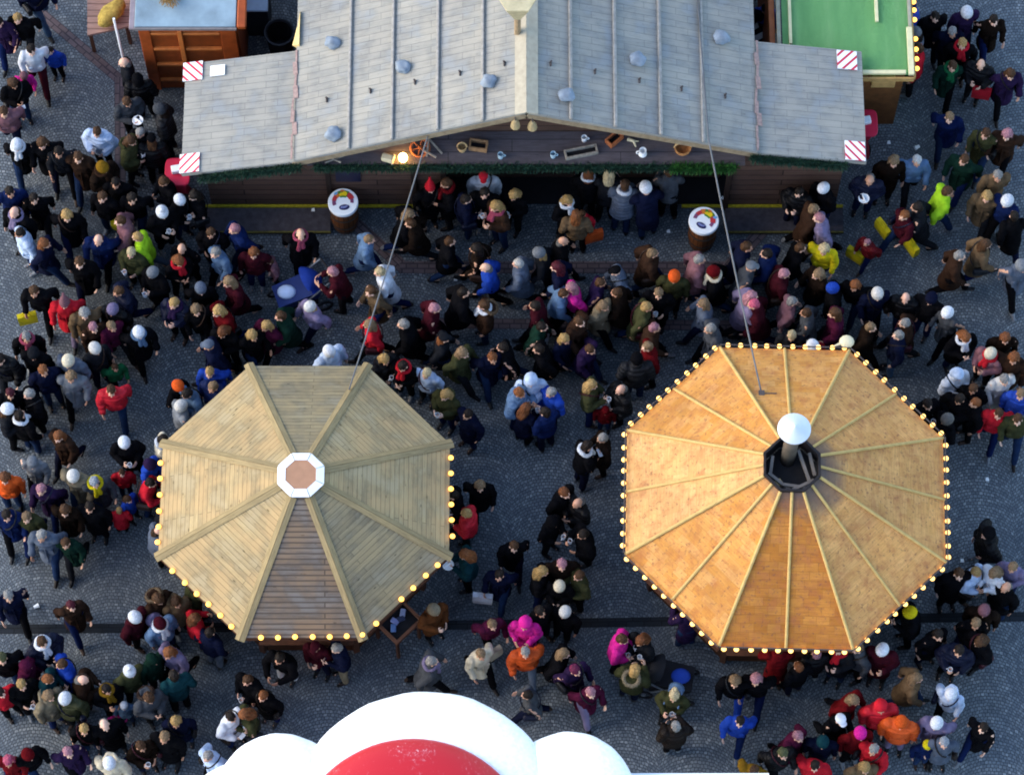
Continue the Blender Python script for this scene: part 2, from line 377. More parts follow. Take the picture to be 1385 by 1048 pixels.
xo0, xo1 = WY(600, 240, YWALL).x, WY(985, 240, YWALL).x            # the serving hatch
def wall(x0, x1, y, z0, z1, th, nm='wall'):
    MB().slab([(x0, y, z0), (x1, y, z0), (x1, y, z1), (x0, y, z1)], [(x0, z0), (x1, z0), (x1, z1), (x0, z1)], -th).build(nm, M_darkwood, stall)
def wallbox(x0, x1, y0, y1, z0, z1, nm, mat=M_darkwood):
    m = MB()
    P = lambda x, y, z: (x, y, z)
    for ps, uv in (([(x0, y0, z0), (x1, y0, z0), (x1, y0, z1), (x0, y0, z1)], (0, 2)), ([(x1, y1, z0), (x0, y1, z0), (x0, y1, z1), (x1, y1, z1)], (0, 2)),
                   ([(x0, y1, z0), (x0, y0, z0), (x0, y0, z1), (x0, y1, z1)], (1, 2)), ([(x1, y0, z0), (x1, y1, z0), (x1, y1, z1), (x1, y0, z1)], (1, 2)),
                   ([(x0, y0, z1), (x1, y0, z1), (x1, y1, z1), (x0, y1, z1)], (0, 1)), ([(x0, y1, z0), (x1, y1, z0), (x1, y0, z0), (x0, y0, z0)], (0, 1))):
        m.quad(ps, [(p[uv[0]], p[uv[1]]) for p in ps])
    return m.build(nm, mat, stall)
wallbox(xl, xo0, YWALL, YWALL+.08, .02, 2.25, 'front_wall'); wallbox(xo1, xr, YWALL, YWALL+.08, .02, 2.25, 'front_wall')
wallbox(xl, xl+.08, YWALL+.083, ybl-.1, .02, 2.2, 'side_wall'); wallbox(xr-.08, xr, YWALL+.083, ybr-.1, .02, 2.2, 'side_wall')
wallbox(xl+.1, pjl.x+.3, ybl-.1, ybl-.02, .02, 2.2, 'back_wall'); wallbox(pjr.x-.3, xr-.1, ybr-.1, ybr-.02, .02, 2.2, 'back_wall')
wallbox(pjl.x+.32, pjl.x+.4, ybl+.003, YB-.2, .02, 2.4, 'side_wall'); wallbox(pjr.x-.4, pjr.x-.32, ybr+.003, YB-.2, .02, 2.4, 'side_wall')
wallbox(pjl.x+.42, pjr.x-.42, YB-.5, YB-.42, .02, 2.4, 'back_wall')
wallbox(xl+.1, xr-.1, YWALL+.085, ybl-.12, .006, .03, 'shade_floor', M_black)  # near-black slab added over the cobbles: the interior's shade as a colour
wallbox(xo0+.05, xo1-.05, YWALL+.62, YWALL+1.0, .02, 1.02, 'counter', M_darkwood)
for px in (445, 560): # posts on the cladding
    x = WY(px, 250, YWALL).x; MB().box((x, YWALL-.03, 1.15), (.09, .055, 2.2), None, .008).build('post', M_darkwood, stall)
for x in (xo0-.01, xo1+.01): MB().box((x, YWALL-.035, 1.15), (.1, .06, 2.2), None, .008).build('post', M_darkwood, stall)
xw = WY(471, 240, YWALL).x
MB().box((xw, YWALL-.012, 1.6), (.44, .02, .85)).build('shutter', plain('navy_shutter', hexc('#12142e'), .6), stall)
for x0, x1 in ((WY(275, 290, YF).x, WY(446, 290, YF).x), (WY(985, 280, YF).x, WY(1146, 280, YF).x)):
    MB().box(((x0+x1)/2, YWALL-.26, .08), (x1-x0, .5, .15), None, .01).build('front_step', M_step, stall)
    MB().box(((x0+x1)/2, YWALL-.03, .18), (x1-x0, .05, .045)).build('edge_strip', M_yellow, stall)
    MB().box(((x0+x1)/2, YWALL-.525, .13), (x1-x0, .03, .04)).build('edge_strip', plain('worn_yellow', hexc('#5c5626'), .8, .4, 20), stall)
xa, xb = WY(446, 280, YF).x+.02, WY(575, 280, YF).x
MB().box(((xa+xb)/2, YWALL-.03, .18), (xb-xa, .05, .045)).build('edge_strip', M_yellow, stall)
xa, xb = WY(925, 280, YF).x, WY(985, 280, YF).x-.02
MB().box(((xa+xb)/2, YWALL-.03, .18), (xb-xa, .05, .045)).build('edge_strip', M_yellow, stall)
def garland(pts, rad, mat, n):
    m = MB(); random.seed(len(pts)*n); pts = [Vector(p) for p in pts]
    segs = [(a, b, (b-a).length) for a, b in zip(pts, pts[1:])]; tot = sum(s[2] for s in segs)
    m.tube(pts, rad*.35, 6)
    for i in range(n):
        r = random.random()*tot
        for a, b, L in segs:
            if r <= L: break
            r -= L
        c = a+(b-a)*(r/L); d = Vector((random.gauss(0, .5), random.gauss(0, .7), random.gauss(-.05, .7))).normalized()
        s = d.cross(Vector((random.random(), random.random(), random.random()))).normalized()*.012; l = rad*random.uniform(.7, 1.35)
        m.quad([c-s, c+s, c+s*.3+d*l, c-s*.3+d*l])
    return m.build('fir_garland', mat, stall)
garland([(pwl.x+.35, YF-.03, pwl.z-.04), (jl2.x+.05, YF-.03, jl2.z-.11)], .115, M_needle, 2600)
garland([(jr2.x-.05, YF-.03, jr2.z-.11), (pwr.x-.35, YF-.03, pwr.z-.04)], .115, M_needle, 2400)
garland([(gl.x+.12, YS0-.04, zb-.04), (WY(905, 222, YS0).x, YS0-.04, zb-.04)], .1, M_needle, 6500)
garland([(WY(907, 222, YS0).x, YS0-.05, zb-.03), (grr.x-.15, YS0-.05, zb-.03)], .11, M_needle2, 1800)
# striped warning boards and a blank sign on the wings
def board(px, py, a, b, flip, nm='hazard_board', wd=.36, hg=.36, mat=None):
    c = on_slope(px, py, a, b); x = Vector((b.x-a.x, 0, b.z-a.z)).normalized()
    if x.x < 0: x = -x
    y = Vector((0, 1, 0)); n = x.cross(y); c = c+n*.035
    q = [c-x*wd/2-y*hg/2, c+x*wd/2-y*hg/2, c+x*wd/2+y*hg/2, c-x*wd/2+y*hg/2]
    MB().slab(q, [(0, 0), (1, 0), (1, 1), (0, 1)], .02).build(nm, mat or HZ[flip], stall)
board(261.5, 97.5, jl2, wl2, 1); board(257, 221.5, jl2, wl2, 0)
board(1145, 82.5, jr2, wr2, 0); board(1156, 205, jr2, wr2, 1)
board(295, 96.5, jl2, wl2, 0, 'blank_sign', .27, .2, M_white)
# stones that hold the boards down
M_stone = plain('pale_stone', hexc('#7e8994'), .85, .25, 7, .2, 0, .5)
def stone(px, py, a, b, r, seed, where):
    p = on_slope(px, py, a, b); m = MB(); bmesh.ops.create_icosphere(m.bm, subdivisions=3, radius=1)
    for v in m.bm.verts:
        d = mnoise.noise(v.co*1.3+Vector((seed*7.3, seed, 2)))*.34+mnoise.noise(v.co*3.1+Vector((seed, 5, 9)))*.12
        v.co = v.co*(1+d); v.co = Vector((v.co.x*r*1.05, v.co.y*r*.95, v.co.z*r*.72))+p+Vector((0, 0, r*.55))
    lone(m.build('roof_stone', M_stone, smooth=True), where, 'stone', 'stones on the stall roof')
stone(450, 60, pr, pjl, .13, 1, 'pale stone highest up the warm-lit roof slope, near the hut side')
stone(546, 93, pr, pjl, .125, 2, 'round pale stone between two battens on the warm-lit roof slope')
stone(661, 112, pr, pjl, .13, 3, 'bluish stone against the batten nearest the ridge on the warm-lit slope')
stone(451, 184, pr, pjl, .14, 4, 'pale stone near the front eave of the warm-lit roof slope')
stone(766, 132, pr, pjr, .13, 5, 'squarish white stone nearest the ridge on the shaded roof slope')
stone(862, 83, pr, pjr, .14, 6, 'egg-shaped white stone in the middle of the shaded roof slope')
stone(976, 54, pr, pjr, .14, 7, 'white stone beside the dark cable on the shaded roof slope')
# finial on the ridge
p = on_slope(700, 46, pr, pjl); top_z = p.z
fin = thing('roof_finial', (p.x, p.y, p.z-.02), 'cream funnel-shaped wooden finial on a short post beside the stall ridge', 'finial')
MB().tube([p-Vector((0, 0, .03)), p+Vector((0, 0, .62))], .055, 8).build('post', plain('post_wood', hexc('#8e7a5e'), .8), fin)
MB().lathe((p.x, p.y, p.z+.6), [(.06, 0), (.1, .06), (.36, .75), (.36, .79), (.1, .8)], 6).build('funnel', plain('cream_wood', hexc('#b9ab86'), .8), fin)

# ornaments standing on the shelf roof under the gable
ZT = zb+.015
def D(px, py, h=0.0): return W(px, py, ZT+h)
M_straw = plain('old_wicker', hexc('#b3966a'), .85, .3, 30); M_box = plain('crate_wood', hexc('#8f6d4c'), .85, .3, 20)
M_orangewood = plain('reddish_wood', hexc('#a25d36'), .8, .3, 16); M_cream = plain('cream_enamel', hexc('#cfc3a0'), .5, .1)
M_greyw = plain('grey_driftwood', hexc('#8d8478'), .85, .3, 18); M_china = plain('pale_enamel', hexc('#a9c3d0'), .4, .08)
RZ = lambda a: Matrix.Rotation(a, 3, 'Z')
def crate(px, py, wd, dp, rot, mat, lab, nm='wooden_crate', ht=.13):
    c = D(px, py, ht/2); r = RZ(rot); e = thing(nm, (c.x, c.y, ZT), lab, nm.split('_')[-1]); t = .03
    for dx, dy, sx, sy in ((0, dp/2-t/2, wd, t), (0, -dp/2+t/2, wd, t), (wd/2-t/2, 0, t, dp-2*t), (-wd/2+t/2, 0, t, dp-2*t)):
        MB().box(c+r @ Vector((dx, dy, 0)), (sx, sy, ht), r, .004).build('side', mat, e)
    MB().box(c+r @ Vector((0, 0, -ht/2+.012)), (wd-2*t, dp-2*t, .02), r).build('bottom', M_black, e)
crate(647, 197, .32, .19, -.15, M_box, 'small brown open crate on the shelf roof nearest the peak on the lamp side')
crate(831, 188, .3, .17, .75, M_orangewood, 'slanted reddish open crate on the shelf roof close under the shaded roof edge')
crate(786, 206, .58, .17, .22, M_greyw, 'long grey wooden trough on the shelf roof above the fir garland', 'wooden_trough', .1)
c = D(568, 200, .05); e = thing('cart_wheel', (c.x, c.y, ZT), 'small spoked wooden cart wheel lying beside the lit lamp', 'wheel')
tl = Matrix.Rotation(.25, 3, 'X'); m = MB(); m.tube([c+tl @ Vector((.16*math.cos(k*math.pi/10), .16*math.sin(k*math.pi/10), 0)) for k in range(21)], .024, 8, False); m.build('rim', M_orangewood, e)
MB().ball(c, .04, 8).build('hub', M_orangewood, e)
for k in range(6): MB().tube([c, c+tl @ Vector((.155*math.cos(k*math.pi/3+.3), .155*math.sin(k*math.pi/3+.3), 0))], .013, 6).build('spoke', M_orangewood, e)
c = D(545, 212, .1); c.y -= .02; e = thing('lamp', (c.x, c.y, ZT), 'glowing warm lamp on the shelf roof above the garland', 'lamp')
MB().ball(c, (.08, .08, .1), 14).build('light_bulb', emit('lamp_glow', (1, .55, .16, 1), 12), e, True); MB().tube([c-Vector((0, 0, .115)), c-Vector((0, 0, .06))], .045, 10).build('socket', M_hook, e)
c = D(524, 214, .07); r = RZ(-.3); e = thing('lantern', (c.x, c.y, ZT), 'cream tin lantern lying left of the glowing lamp', 'lantern')
MB().box(c, (.2, .13, .12), r, .02).build('tin_case', M_cream, e); MB().box(c+r @ Vector((.105, 0, 0)), (.02, .15, .14), r).build('lid', M_cream, e)
def basket(px, py, rad, lab, mat):
    c = D(px, py); e = thing('wicker_basket', (c.x, c.y, ZT), lab, 'basket', 'baskets on the shelf roof')
    MB().lathe(c, [(rad*.7, .0), (rad*.95, .08), (rad, .15), (rad*.85, .15), (rad*.7, .03), (.001, .02)], 16, False).build('weave', mat, e); MB().tube([c+Vector((rad*math.cos(a), .02*math.sin(a), .12+.13*math.sin(a))) for a in [k*math.pi/10 for k in range(11)]], .013, 6).build('handle', M_straw, e)
basket(625, 203, .085, 'round wicker basket between the wheel and the brown crate', M_straw)
basket(923, 204, .15, 'wide orange-brown wicker basket under the shaded roof edge by the cable', plain('orange_wicker', hexc('#b07a48'), .85, .35, 25))
for px, py, mt, lab, nm in ((677, 213, M_china, 'pale blue enamel mug by the garland left of the gable middle', 'cup'), (748, 212, M_china, 'pale blue enamel mug by the garland right of the gable middle', 'cup'), (790, 190, M_white, 'white cup standing behind the long grey trough', 'cup')):
    c = D(px, py, .0); e = thing('enamel_mug', (c.x, c.y, ZT), lab, 'mug', 'enamel mugs on the shelf roof')
    MB().lathe(c, [(.001, .005), (.045, .005), (.05, .13), (.043, .13), (.038, .02), (.001, .015)], 14, False).build(nm, mt, e); MB().tube([c+Vector((.05+.035*math.sin(a), 0, .07+.035*math.cos(a))) for a in [k*math.pi/6 for k in range(7)]], .01, 6).build('handle', mt, e)
c = D(869, 210); e = thing('enamel_jug', (c.x, c.y, ZT), 'white enamel jug standing right of the slanted reddish crate', 'jug')
MB().lathe(c, [(.05, .005), (.075, .05), (.055, .14), (.065, .19), (.05, .19), (.04, .1), (.001, .08)], 16, False).build('body', M_white, e); MB().tube([c+Vector((-.06-.05*math.sin(a), 0, .1+.06*math.cos(a))) for a in [k*math.pi/6 for k in range(7)]], .011, 6).build('handle', M_white, e)
for px, py, lab in ((697, 166, 'pale wooden cowbell hung at the gable peak, warm-lit side'), (720, 168, 'pale grey cowbell hung at the gable peak, shaded side')):
    c = WY(px, py, YF-.02); e = thing('cow_bell', (c.x, c.y, c.z-.12), lab, 'bell', 'bells under the gable peak')
    MB().lathe((c.x, c.y, c.z-.13), [(.085, 0), (.075, .1), (.04, .2), (.01, .22)], 10).build('bell', plain('bell_wood', hexc('#a08d68'), .7), e); MB().tube([c+Vector((0, 0, .08)), c+Vector((0, .02, .18))], .012, 6).build('strap', M_hook, e)
c = D(857, 192, .03); e = thing('antler', (c.x, c.y, ZT), 'small pale bone-coloured antler lying under the shaded roof edge', 'antler')
MB().tube([c+Vector((-.1, .05, 0)), c+Vector((0, .0, .03)), c+Vector((.04, -.1, 0))], [.035, .03, .012], 8).build('beam', M_cream, e); MB().tube([c+Vector((0, 0, .03)), c+Vector((.09, .0, .02))], [.02, .008], 6).build('tine', M_cream, e)
c = D(452, 216, .03); e = thing('wooden_tool', (c.x, c.y, ZT), 'crossed grey wooden rakes lying at the low end of the shelf roof', 'tool')
MB().tube([c+Vector((-.16, -.06, 0)), c+Vector((.16, .07, .0))], .018, 6).build('handle', M_greyw, e); MB().tube([c+Vector((-.14, .06, .03)), c+Vector((.12, -.07, .03))], .018, 6).build('handle', M_greyw, e); MB().box(c+Vector((-.12, .06, .05)), (.2, .04, .03), RZ(.7)).build('rake_head', M_greyw, e)
c = D(588, 204, .05); e = thing('wooden_bracket', (c.x, c.y, ZT), 'grey wooden A-shaped bracket behind the cable on the shelf roof', 'bracket')
a0 = D(580, 188, .08); MB().beam(a0, D(598, 208, .03), .03, .03).build('leg', M_greyw, e); MB().beam(a0+Vector((0, 0, .031)), D(577, 212, .06), .03, .03).build('leg', M_greyw, e); MB().beam(D(572, 203, .085), D(590, 213, .085), .03, .025).build('crossbar', M_greyw, e)

# ================================================================== ROUND KIOSKS
def octa(c, ap, rot, z, k=8):
    r = ap/math.cos(math.pi/k); return [Vector((c.x+r*math.cos(rot+2*math.pi*(i+.5)/k), c.y+r*math.sin(rot+2*math.pi*(i+.5)/k), z)) for i in range(k)]
def solve_rise(c, ze, py):
    z = ze
    for _ in range(400):
        if proj(Vector((c.x, c.y, z)))[1] <= py: break
        z += .01
    return z
M_post = plain('kiosk_post', hexc('#4a2c1c'), .7, .25, 12); M_counter = planks('kiosk_counter', hexc('#55341f'), hexc('#1c0f08'), bw=1.2, rh=.12, mortar=.008, knots=False)
M_inside = plain('dark_stock', hexc('#1c1a1c'), .8, .4, 6)
def kiosk_base(root, c, ap, rot, ze):
    inn = octa(c, ap-.5, rot, 0)
    for i in range(8):
        p = inn[i]; MB().box((p.x, p.y, ze/2+.02), (.11, .11, ze-.05), Matrix.Rotation(rot+2*math.pi*(i+.5)/8, 3, 'Z'), .01).build('post', M_post, root)
    for i in range(8):
        a, b = inn[i], inn[(i+1) % 8]; n = (Vector((c.x, c.y, 0))-(a+b)/2); n.z = 0; n.normalize(); e = (b-a).normalized()*.07
        a2, b2 = a+e, b-e; L = (b2-a2).length
        m = MB()
        q = [a2+Vector((0, 0, .03)), b2+Vector((0, 0, .03)), b2+Vector((0, 0, 1.0)), a2+Vector((0, 0, 1.0))]; m.quad(q, [(0, 0), (L, 0), (L, 1), (0, 1)])
        q2 = [v+n*.06 for v in q]; m.quad(list(reversed(q2)), [(0, 0), (L, 0), (L, 1), (0, 1)])
        for s, t2 in ((0, 1), (1, 2), (2, 3), (3, 0)): m.quad([q[s], q2[s], q2[t2], q[t2]], [(0, 0), (.06, 0), (.06, 1), (0, 1)])
        m.build('counter_front', M_counter, root)
        MB().beam(a+Vector((0, 0, 1.035))-n*.05, b+Vector((0, 0, 1.035))-n*.05, .36, .05).build('counter_top', M_post, root)
    MB().lathe((c.x, c.y, .01), [(.5, 0), (.5, 1.5), (.3, 1.55), (.3, ze+.2)], 8).build('centre_rack', M_inside, root)
def frame2(a, b):                                                   # outward horizontal normal of an eave edge
    d = (b-a).normalized(); return Vector((d.y, -d.x, 0))

# -- pale timber kiosk
ZE = 2.3
c1 = W(412.5, 675.5, ZE); ap1 = 195.5/ppm(c1); rot1 = 0.0
k1 = thing('timber_kiosk', (c1.x, c1.y, 0), 'octagonal kiosk with pale plank roof and white-framed brown cap', 'kiosk', 'octagonal kiosks')
za = solve_rise(c1, ZE, 640)
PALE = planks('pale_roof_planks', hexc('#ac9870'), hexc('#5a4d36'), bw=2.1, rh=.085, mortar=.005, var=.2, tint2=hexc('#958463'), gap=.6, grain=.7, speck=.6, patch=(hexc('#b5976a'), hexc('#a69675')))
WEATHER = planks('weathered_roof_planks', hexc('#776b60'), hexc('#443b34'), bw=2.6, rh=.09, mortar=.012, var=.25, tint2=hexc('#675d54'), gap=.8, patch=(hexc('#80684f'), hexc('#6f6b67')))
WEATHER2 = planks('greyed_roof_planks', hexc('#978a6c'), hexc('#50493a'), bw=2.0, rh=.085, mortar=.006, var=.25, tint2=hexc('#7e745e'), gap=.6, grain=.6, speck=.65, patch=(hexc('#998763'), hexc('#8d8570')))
M_hip = planks('hip_planks', hexc('#9c8a64'), hexc('#55462e'), bw=9, rh=.09, mortar=.004, var=.15)
ev = octa(c1, ap1, rot1, ZE); cap_ap = 31/ppm(c1); cz = za-(za-ZE)*cap_ap/ap1
ia = octa(c1, cap_ap*.9, rot1, ZE+(za-ZE)*(1-cap_ap*.9/ap1))
for i in range(8):
    a, b, d, e = ev[i], ev[(i+1) % 8], ia[(i+1) % 8], ia[i]
    L = (b-a).length; mid = (a+b)/2; H = ((d+e)/2-mid).length; l2 = (d-e).length; u0 = i*3.37
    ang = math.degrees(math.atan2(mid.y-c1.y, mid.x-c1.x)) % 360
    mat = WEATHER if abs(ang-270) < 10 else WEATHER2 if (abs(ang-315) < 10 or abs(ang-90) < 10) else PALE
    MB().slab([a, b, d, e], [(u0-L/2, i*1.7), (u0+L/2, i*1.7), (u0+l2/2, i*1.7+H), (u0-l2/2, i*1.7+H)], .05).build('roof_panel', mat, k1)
    n = frame2(a, b)
    if n.dot(mid-Vector((c1.x, c1.y, mid.z))) < 0: n = -n
    MB().beam(a-n*.03+Vector((0, 0, -.13)), b-n*.03+Vector((0, 0, -.13)), .03, .14).build('fascia', M_post, k1)
    # hip boards: a flat board each side of the corner
    up = Vector((0, 0, 1)); ax = (e-a).normalized()
    hb = MB(); pts_out = a-ax*.05; 
    side = up.cross(ax).normalized(); top = ax.cross(side)
    for s in (-1, 1):
        q0 = pts_out+top*.035; q1 = e+top*.035
        sv = side*s*.085-top*.03
        q = [q0, q1, q1+sv, q0+sv] if s < 0 else [q0, q0+sv, q1+sv, q1]
        Lh = (q1-q0).length
        hb.slab(q, [(0, 0), (Lh, 0), (Lh, .085), (0, .085)] if s < 0 else [(0, 0), (0, .085), (Lh, .085), (Lh, 0)], .03)
    hb.build('hip_board', M_hip, k1)
# white framed cap
oc = octa(c1, cap_ap, rot1, cz+.12); ic = octa(c1, cap_ap*.66, rot1, cz+.15)
for i in range(8):
    j = (i+1) % 8; g0 = .03
    f = lambda p, q, s: p+(q-p)*s
    MB().slab([f(oc[i], oc[j], g0), f(oc[j], oc[i], g0), f(ic[j], ic[i], g0), f(ic[i], ic[j], g0)], [(0, 0)]*4, .04).build('cap_panel', M_white, k1)
m = MB(); m.loft([[p-Vector((0, 0, .3)) for p in octa(c1, cap_ap*.93, rot1, cz+.1)], octa(c1, cap_ap*.93, rot1, cz+.1)]); m.build('cap_drum', plain('grey_drum', hexc('#77706a'), .7), k1)
m = MB(); m.loft([octa(c1, cap_ap*.655, rot1, cz+.1), octa(c1, cap_ap*.655, rot1, cz+.142)]); m.build('cap_lid', plain('tan_lid', hexc('#a87c5e'), .6, .08), k1)
kiosk_base(k1, c1, ap1, rot1, ZE-.1)
BULB1 = [(217, 626), (216.5, 647), (216, 669), (215, 691), (214.5, 712), (213, 733),
         (233, 772), (250, 788), (266, 803), (282, 817), (298, 832), (313, 847),
         (353, 862), (376, 862), (399, 861), (423, 861), (446, 861), (469, 860), (490, 858),
         (509, 843), (543, 810), (559, 795), (576, 778), (592, 764),
         (610, 619), (610, 640), (610, 661), (610.5, 682), (611, 703), (612, 725)]
def bulb(c, root, mat, r):
    o = MB().lathe((c.x, c.y, c.z-r), [(.001, r*2), (r*.6, r*1.8), (r*.95, r*1.3), (r, r), (r*.8, r*.45), (r*.45, -r*.05), (r*.4, -r*.4), (.001, -r*.4)], 14, False).build('light_bulb', mat, root, True)
    MB().tube([c+Vector((0, 0, -r*1.3)), c+Vector((0, 0, -r*2.1))], r*.5, 8).build('lamp_holder', M_hook, o)
for px, py in BULB1: bulb(W(px, py, ZE+.03), k1, M_bulbs, .045)
m = MB(); pp = W(537, 838, 1.0)                                      # shelf with goods at the counter
r = Matrix.Rotation(R(45), 3, 'Z'); sh = thing('display_table', (pp.x, pp.y, 0), 'small brown rimmed table of blue goods at the timber kiosk counter', 'table')
for dx, dy, sx, sy in ((0, .29, .62, .05), (0, -.29, .62, .05), (.285, 0, .05, .53), (-.285, 0, .05, .53)): m.box(pp+r @ Vector((dx, dy, 0)), (sx, sy, .1), r)
m.build('rim', plain('table_rim', hexc('#6b4632'), .6), sh); MB().box(pp-Vector((0, 0, .03)), (.55, .55, .03), r).build('tabletop', M_inside, sh)
for dx in (-.25, .25):
    for dy in (-.25, .25): MB().box(pp+r @ Vector((dx, dy, -.52)), (.05, .05, .92), r).build('leg', M_post, sh)
random.seed(3)
for i, colr in enumerate(('#5a78a8', '#7d86b4', '#2d3550', '#8f97b5')):
    q = pp+r @ Vector((-.15+.1*i, random.uniform(-.12, .1), .03)); MB().box(q, (.09, .14, .05), Matrix.Rotation(i, 3, 'Z'), .01).build('packet', plain('packet_'+colr[1:], hexc(colr), .5), sh)

# -- orange kiosk
ZE2 = 2.4
c2 = W(1062, 670.5, ZE2); ap2 = 215/ppm(c2); rot2 = R(-1.5)
k2 = thing('orange_kiosk', (c2.x, c2.y, 0), 'large octagonal kiosk with orange shingle roof ringed by lit bulbs and steel chimney', 'kiosk', 'octagonal kiosks')
za2 = solve_rise(c2, ZE2, 622)
def soot(t, col):
    ge = N(t, 'ShaderNodeTexCoord'); mp = N(t, 'ShaderNodeMapping'); t.links.new(ge.outputs['Object'], mp.inputs[0]); mp.inputs['Location'].default_value = (-.22, .08, 0)
    sx = N(t, 'ShaderNodeSeparateXYZ'); t.links.new(mp.outputs[0], sx.inputs[0]); cb = N(t, 'ShaderNodeCombineXYZ'); t.links.new(sx.outputs[0], cb.inputs[0]); t.links.new(sx.outputs[1], cb.inputs[1])
    ln = N(t, 'ShaderNodeVectorMath', operation='LENGTH'); t.links.new(cb.outputs[0], ln.inputs[0])
    no = N(t, 'ShaderNodeTexNoise', Scale=3.0, Detail=5.0); t.links.new(ge.outputs['Object'], no.inputs['Vector'])
    ad = N(t, 'ShaderNodeMath', operation='MULTIPLY_ADD'); t.links.new(no.outputs[0], ad.inputs[0]); ad.inputs[1].default_value = .5; t.links.new(ln.outputs['Value'], ad.inputs[2])
    bl = N(t, 'ShaderNodeTexNoise', Scale=6.0, Detail=7.0, Roughness=.65); t.links.new(ge.outputs['Object'], bl.inputs['Vector'])
    col = mixc(t, ramp(t, bl.outputs[0], [(.46, (0, 0, 0)), (.7, (.6,)*3)]), col, hexc('#9a5a3a'))
    sp = N(t, 'ShaderNodeTexNoise', Scale=19.0, Detail=4.0); t.links.new(ge.outputs['Object'], sp.inputs['Vector'])
    col = mixc(t, ramp(t, sp.outputs[0], [(.58, (0, 0, 0)), (.7, (.65,)*3)]), col, hexc('#6b4a3c'))
    f = ramp(t, ad.outputs[0], [(.6, (.9,)*3), (.85, (.55,)*3), (1.15, (.15,)*3), (1.7, (0, 0, 0))])
    return mixc(t, f, col, hexc('#4d4a4c'))
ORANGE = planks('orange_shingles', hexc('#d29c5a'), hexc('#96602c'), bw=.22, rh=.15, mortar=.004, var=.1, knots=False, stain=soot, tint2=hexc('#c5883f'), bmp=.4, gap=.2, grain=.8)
LIT_ORANGE = planks('sunlit_orange_shingles', hexc('#d3a56c'), hexc('#a07340'), bw=.22, rh=.15, mortar=.004, var=.1, knots=False, stain=soot, tint2=hexc('#c99a60'), bmp=.4, gap=.3, grain=.8)  # paler copy for the left panel: sun glare put into the shingle colour
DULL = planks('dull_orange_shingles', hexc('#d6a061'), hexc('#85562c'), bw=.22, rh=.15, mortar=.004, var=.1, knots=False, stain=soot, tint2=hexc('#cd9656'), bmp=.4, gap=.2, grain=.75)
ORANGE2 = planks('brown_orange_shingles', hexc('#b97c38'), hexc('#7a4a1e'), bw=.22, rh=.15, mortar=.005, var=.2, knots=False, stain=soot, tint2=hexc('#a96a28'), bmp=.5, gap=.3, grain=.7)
M_strip = plain('pale_batten', hexc('#b99b5e'), .7, .12, 12)
ev = octa(c2, ap2, rot2, ZE2); col_ap = 37/ppm(c2); fz = lambda a: ZE2+(za2-ZE2)*(1-a/ap2)
ia = octa(c2, col_ap, rot2, fz(col_ap))
for i in range(8):
    a, b, d, e = ev[i], ev[(i+1) % 8], ia[(i+1) % 8], ia[i]
    L = (b-a).length; mid = (a+b)/2; H = ((d+e)/2-mid).length; l2 = (d-e).length; u0 = i*3.1
    ang = math.degrees(math.atan2(mid.y-c2.y, mid.x-c2.x)) % 360
    mat = ORANGE2 if abs(ang-270) < 12 else LIT_ORANGE if abs(ang-180) < 12 else DULL if ang < 60 or ang > 300 else ORANGE
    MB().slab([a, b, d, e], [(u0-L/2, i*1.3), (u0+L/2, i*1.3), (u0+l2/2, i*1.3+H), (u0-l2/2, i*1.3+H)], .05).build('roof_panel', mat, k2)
    n = frame2(a, b)
    if n.dot(mid-Vector((c2.x, c2.y, mid.z))) < 0: n = -n
    MB().beam(a-n*.03+Vector((0, 0, -.14)), b-n*.03+Vector((0, 0, -.14)), .03, .16).build('fascia', M_post, k2)
    MB().tube([a+Vector((0, 0, .02)), e+Vector((0, 0, .03))], .028, 8).build('roof_batten', M_strip, k2)
    MB().tube([mid+Vector((0, 0, .012)), (d+e)/2+Vector((0, 0, .02))], .026, 8).build('roof_batten', M_strip, k2)
    nb = 10
    for k in range(nb):
        p = a+(b-a)*((k+.35+random.uniform(-.07, .07))/nb)+n*.045+Vector((0, 0, .005))
        bulb(p, k2, M_bulb, .043)
    MB().tube([a+n*.03+Vector((0, 0, .06)), b+n*.03+Vector((0, 0, .06))], .012, 6).build('bulb_cable', M_hook, k2)
# chimney, smoke hole and hearth
zc = fz(col_ap)
m = MB(); o0, o1 = octa(c2, col_ap, rot2, zc-.05), octa(c2, col_ap+.01, rot2, zc+.1); i0, i1 = octa(c2, col_ap-.03, rot2, zc-.25), octa(c2, col_ap-.03, rot2, zc+.1)
m.loft([o0, o1, i1, i0], False); m.build('smoke_collar', plain('sooty_metal', hexc('#1d191a'), .6, .3, 10, .3), k2)
m = MB(); m.loft([octa(c2, col_ap-.04, rot2, zc-.34), octa(c2, col_ap-.04, rot2, zc-.3)]); m.build('smoke_hood', plain('soot', hexc('#141214'), .7, .3), k2)
m = MB()
for a0, b0 in (((-.38, -.1), (.02, -.42)), ((.0, -.40), (.36, -.2)), ((-.3, .2), (-.36, -.2)), ((.3, .25), (.38, -.12)), ((-.15, -.3), (.28, -.34)), ((.12, .3), (.3, -.25))): m.beam((c2.x+a0[0], c2.y+a0[1], zc-.05), (c2.x+b0[0], c2.y+b0[1], zc-.12), .05, .05)
m.build('brace', plain('grey_brace', hexc('#6d665f'), .6), k2)
MB().box((c2.x-.22, c2.y-.24, zc-.2), (.15, .12, .12), Matrix.Rotation(.6, 3, 'Z'), .01).build('junction_box', plain('tan_box', hexc('#b39b6c'), .6), k2)
MB().tube([(c2.x-.04, c2.y+.22, zc-.3), (c2.x-.04, c2.y+.22, zc+1.0)], .12, 20).build('chimney', plain('dull_pipe', hexc('#6e655a'), .45, .15, 8, .5, .5), k2, True)
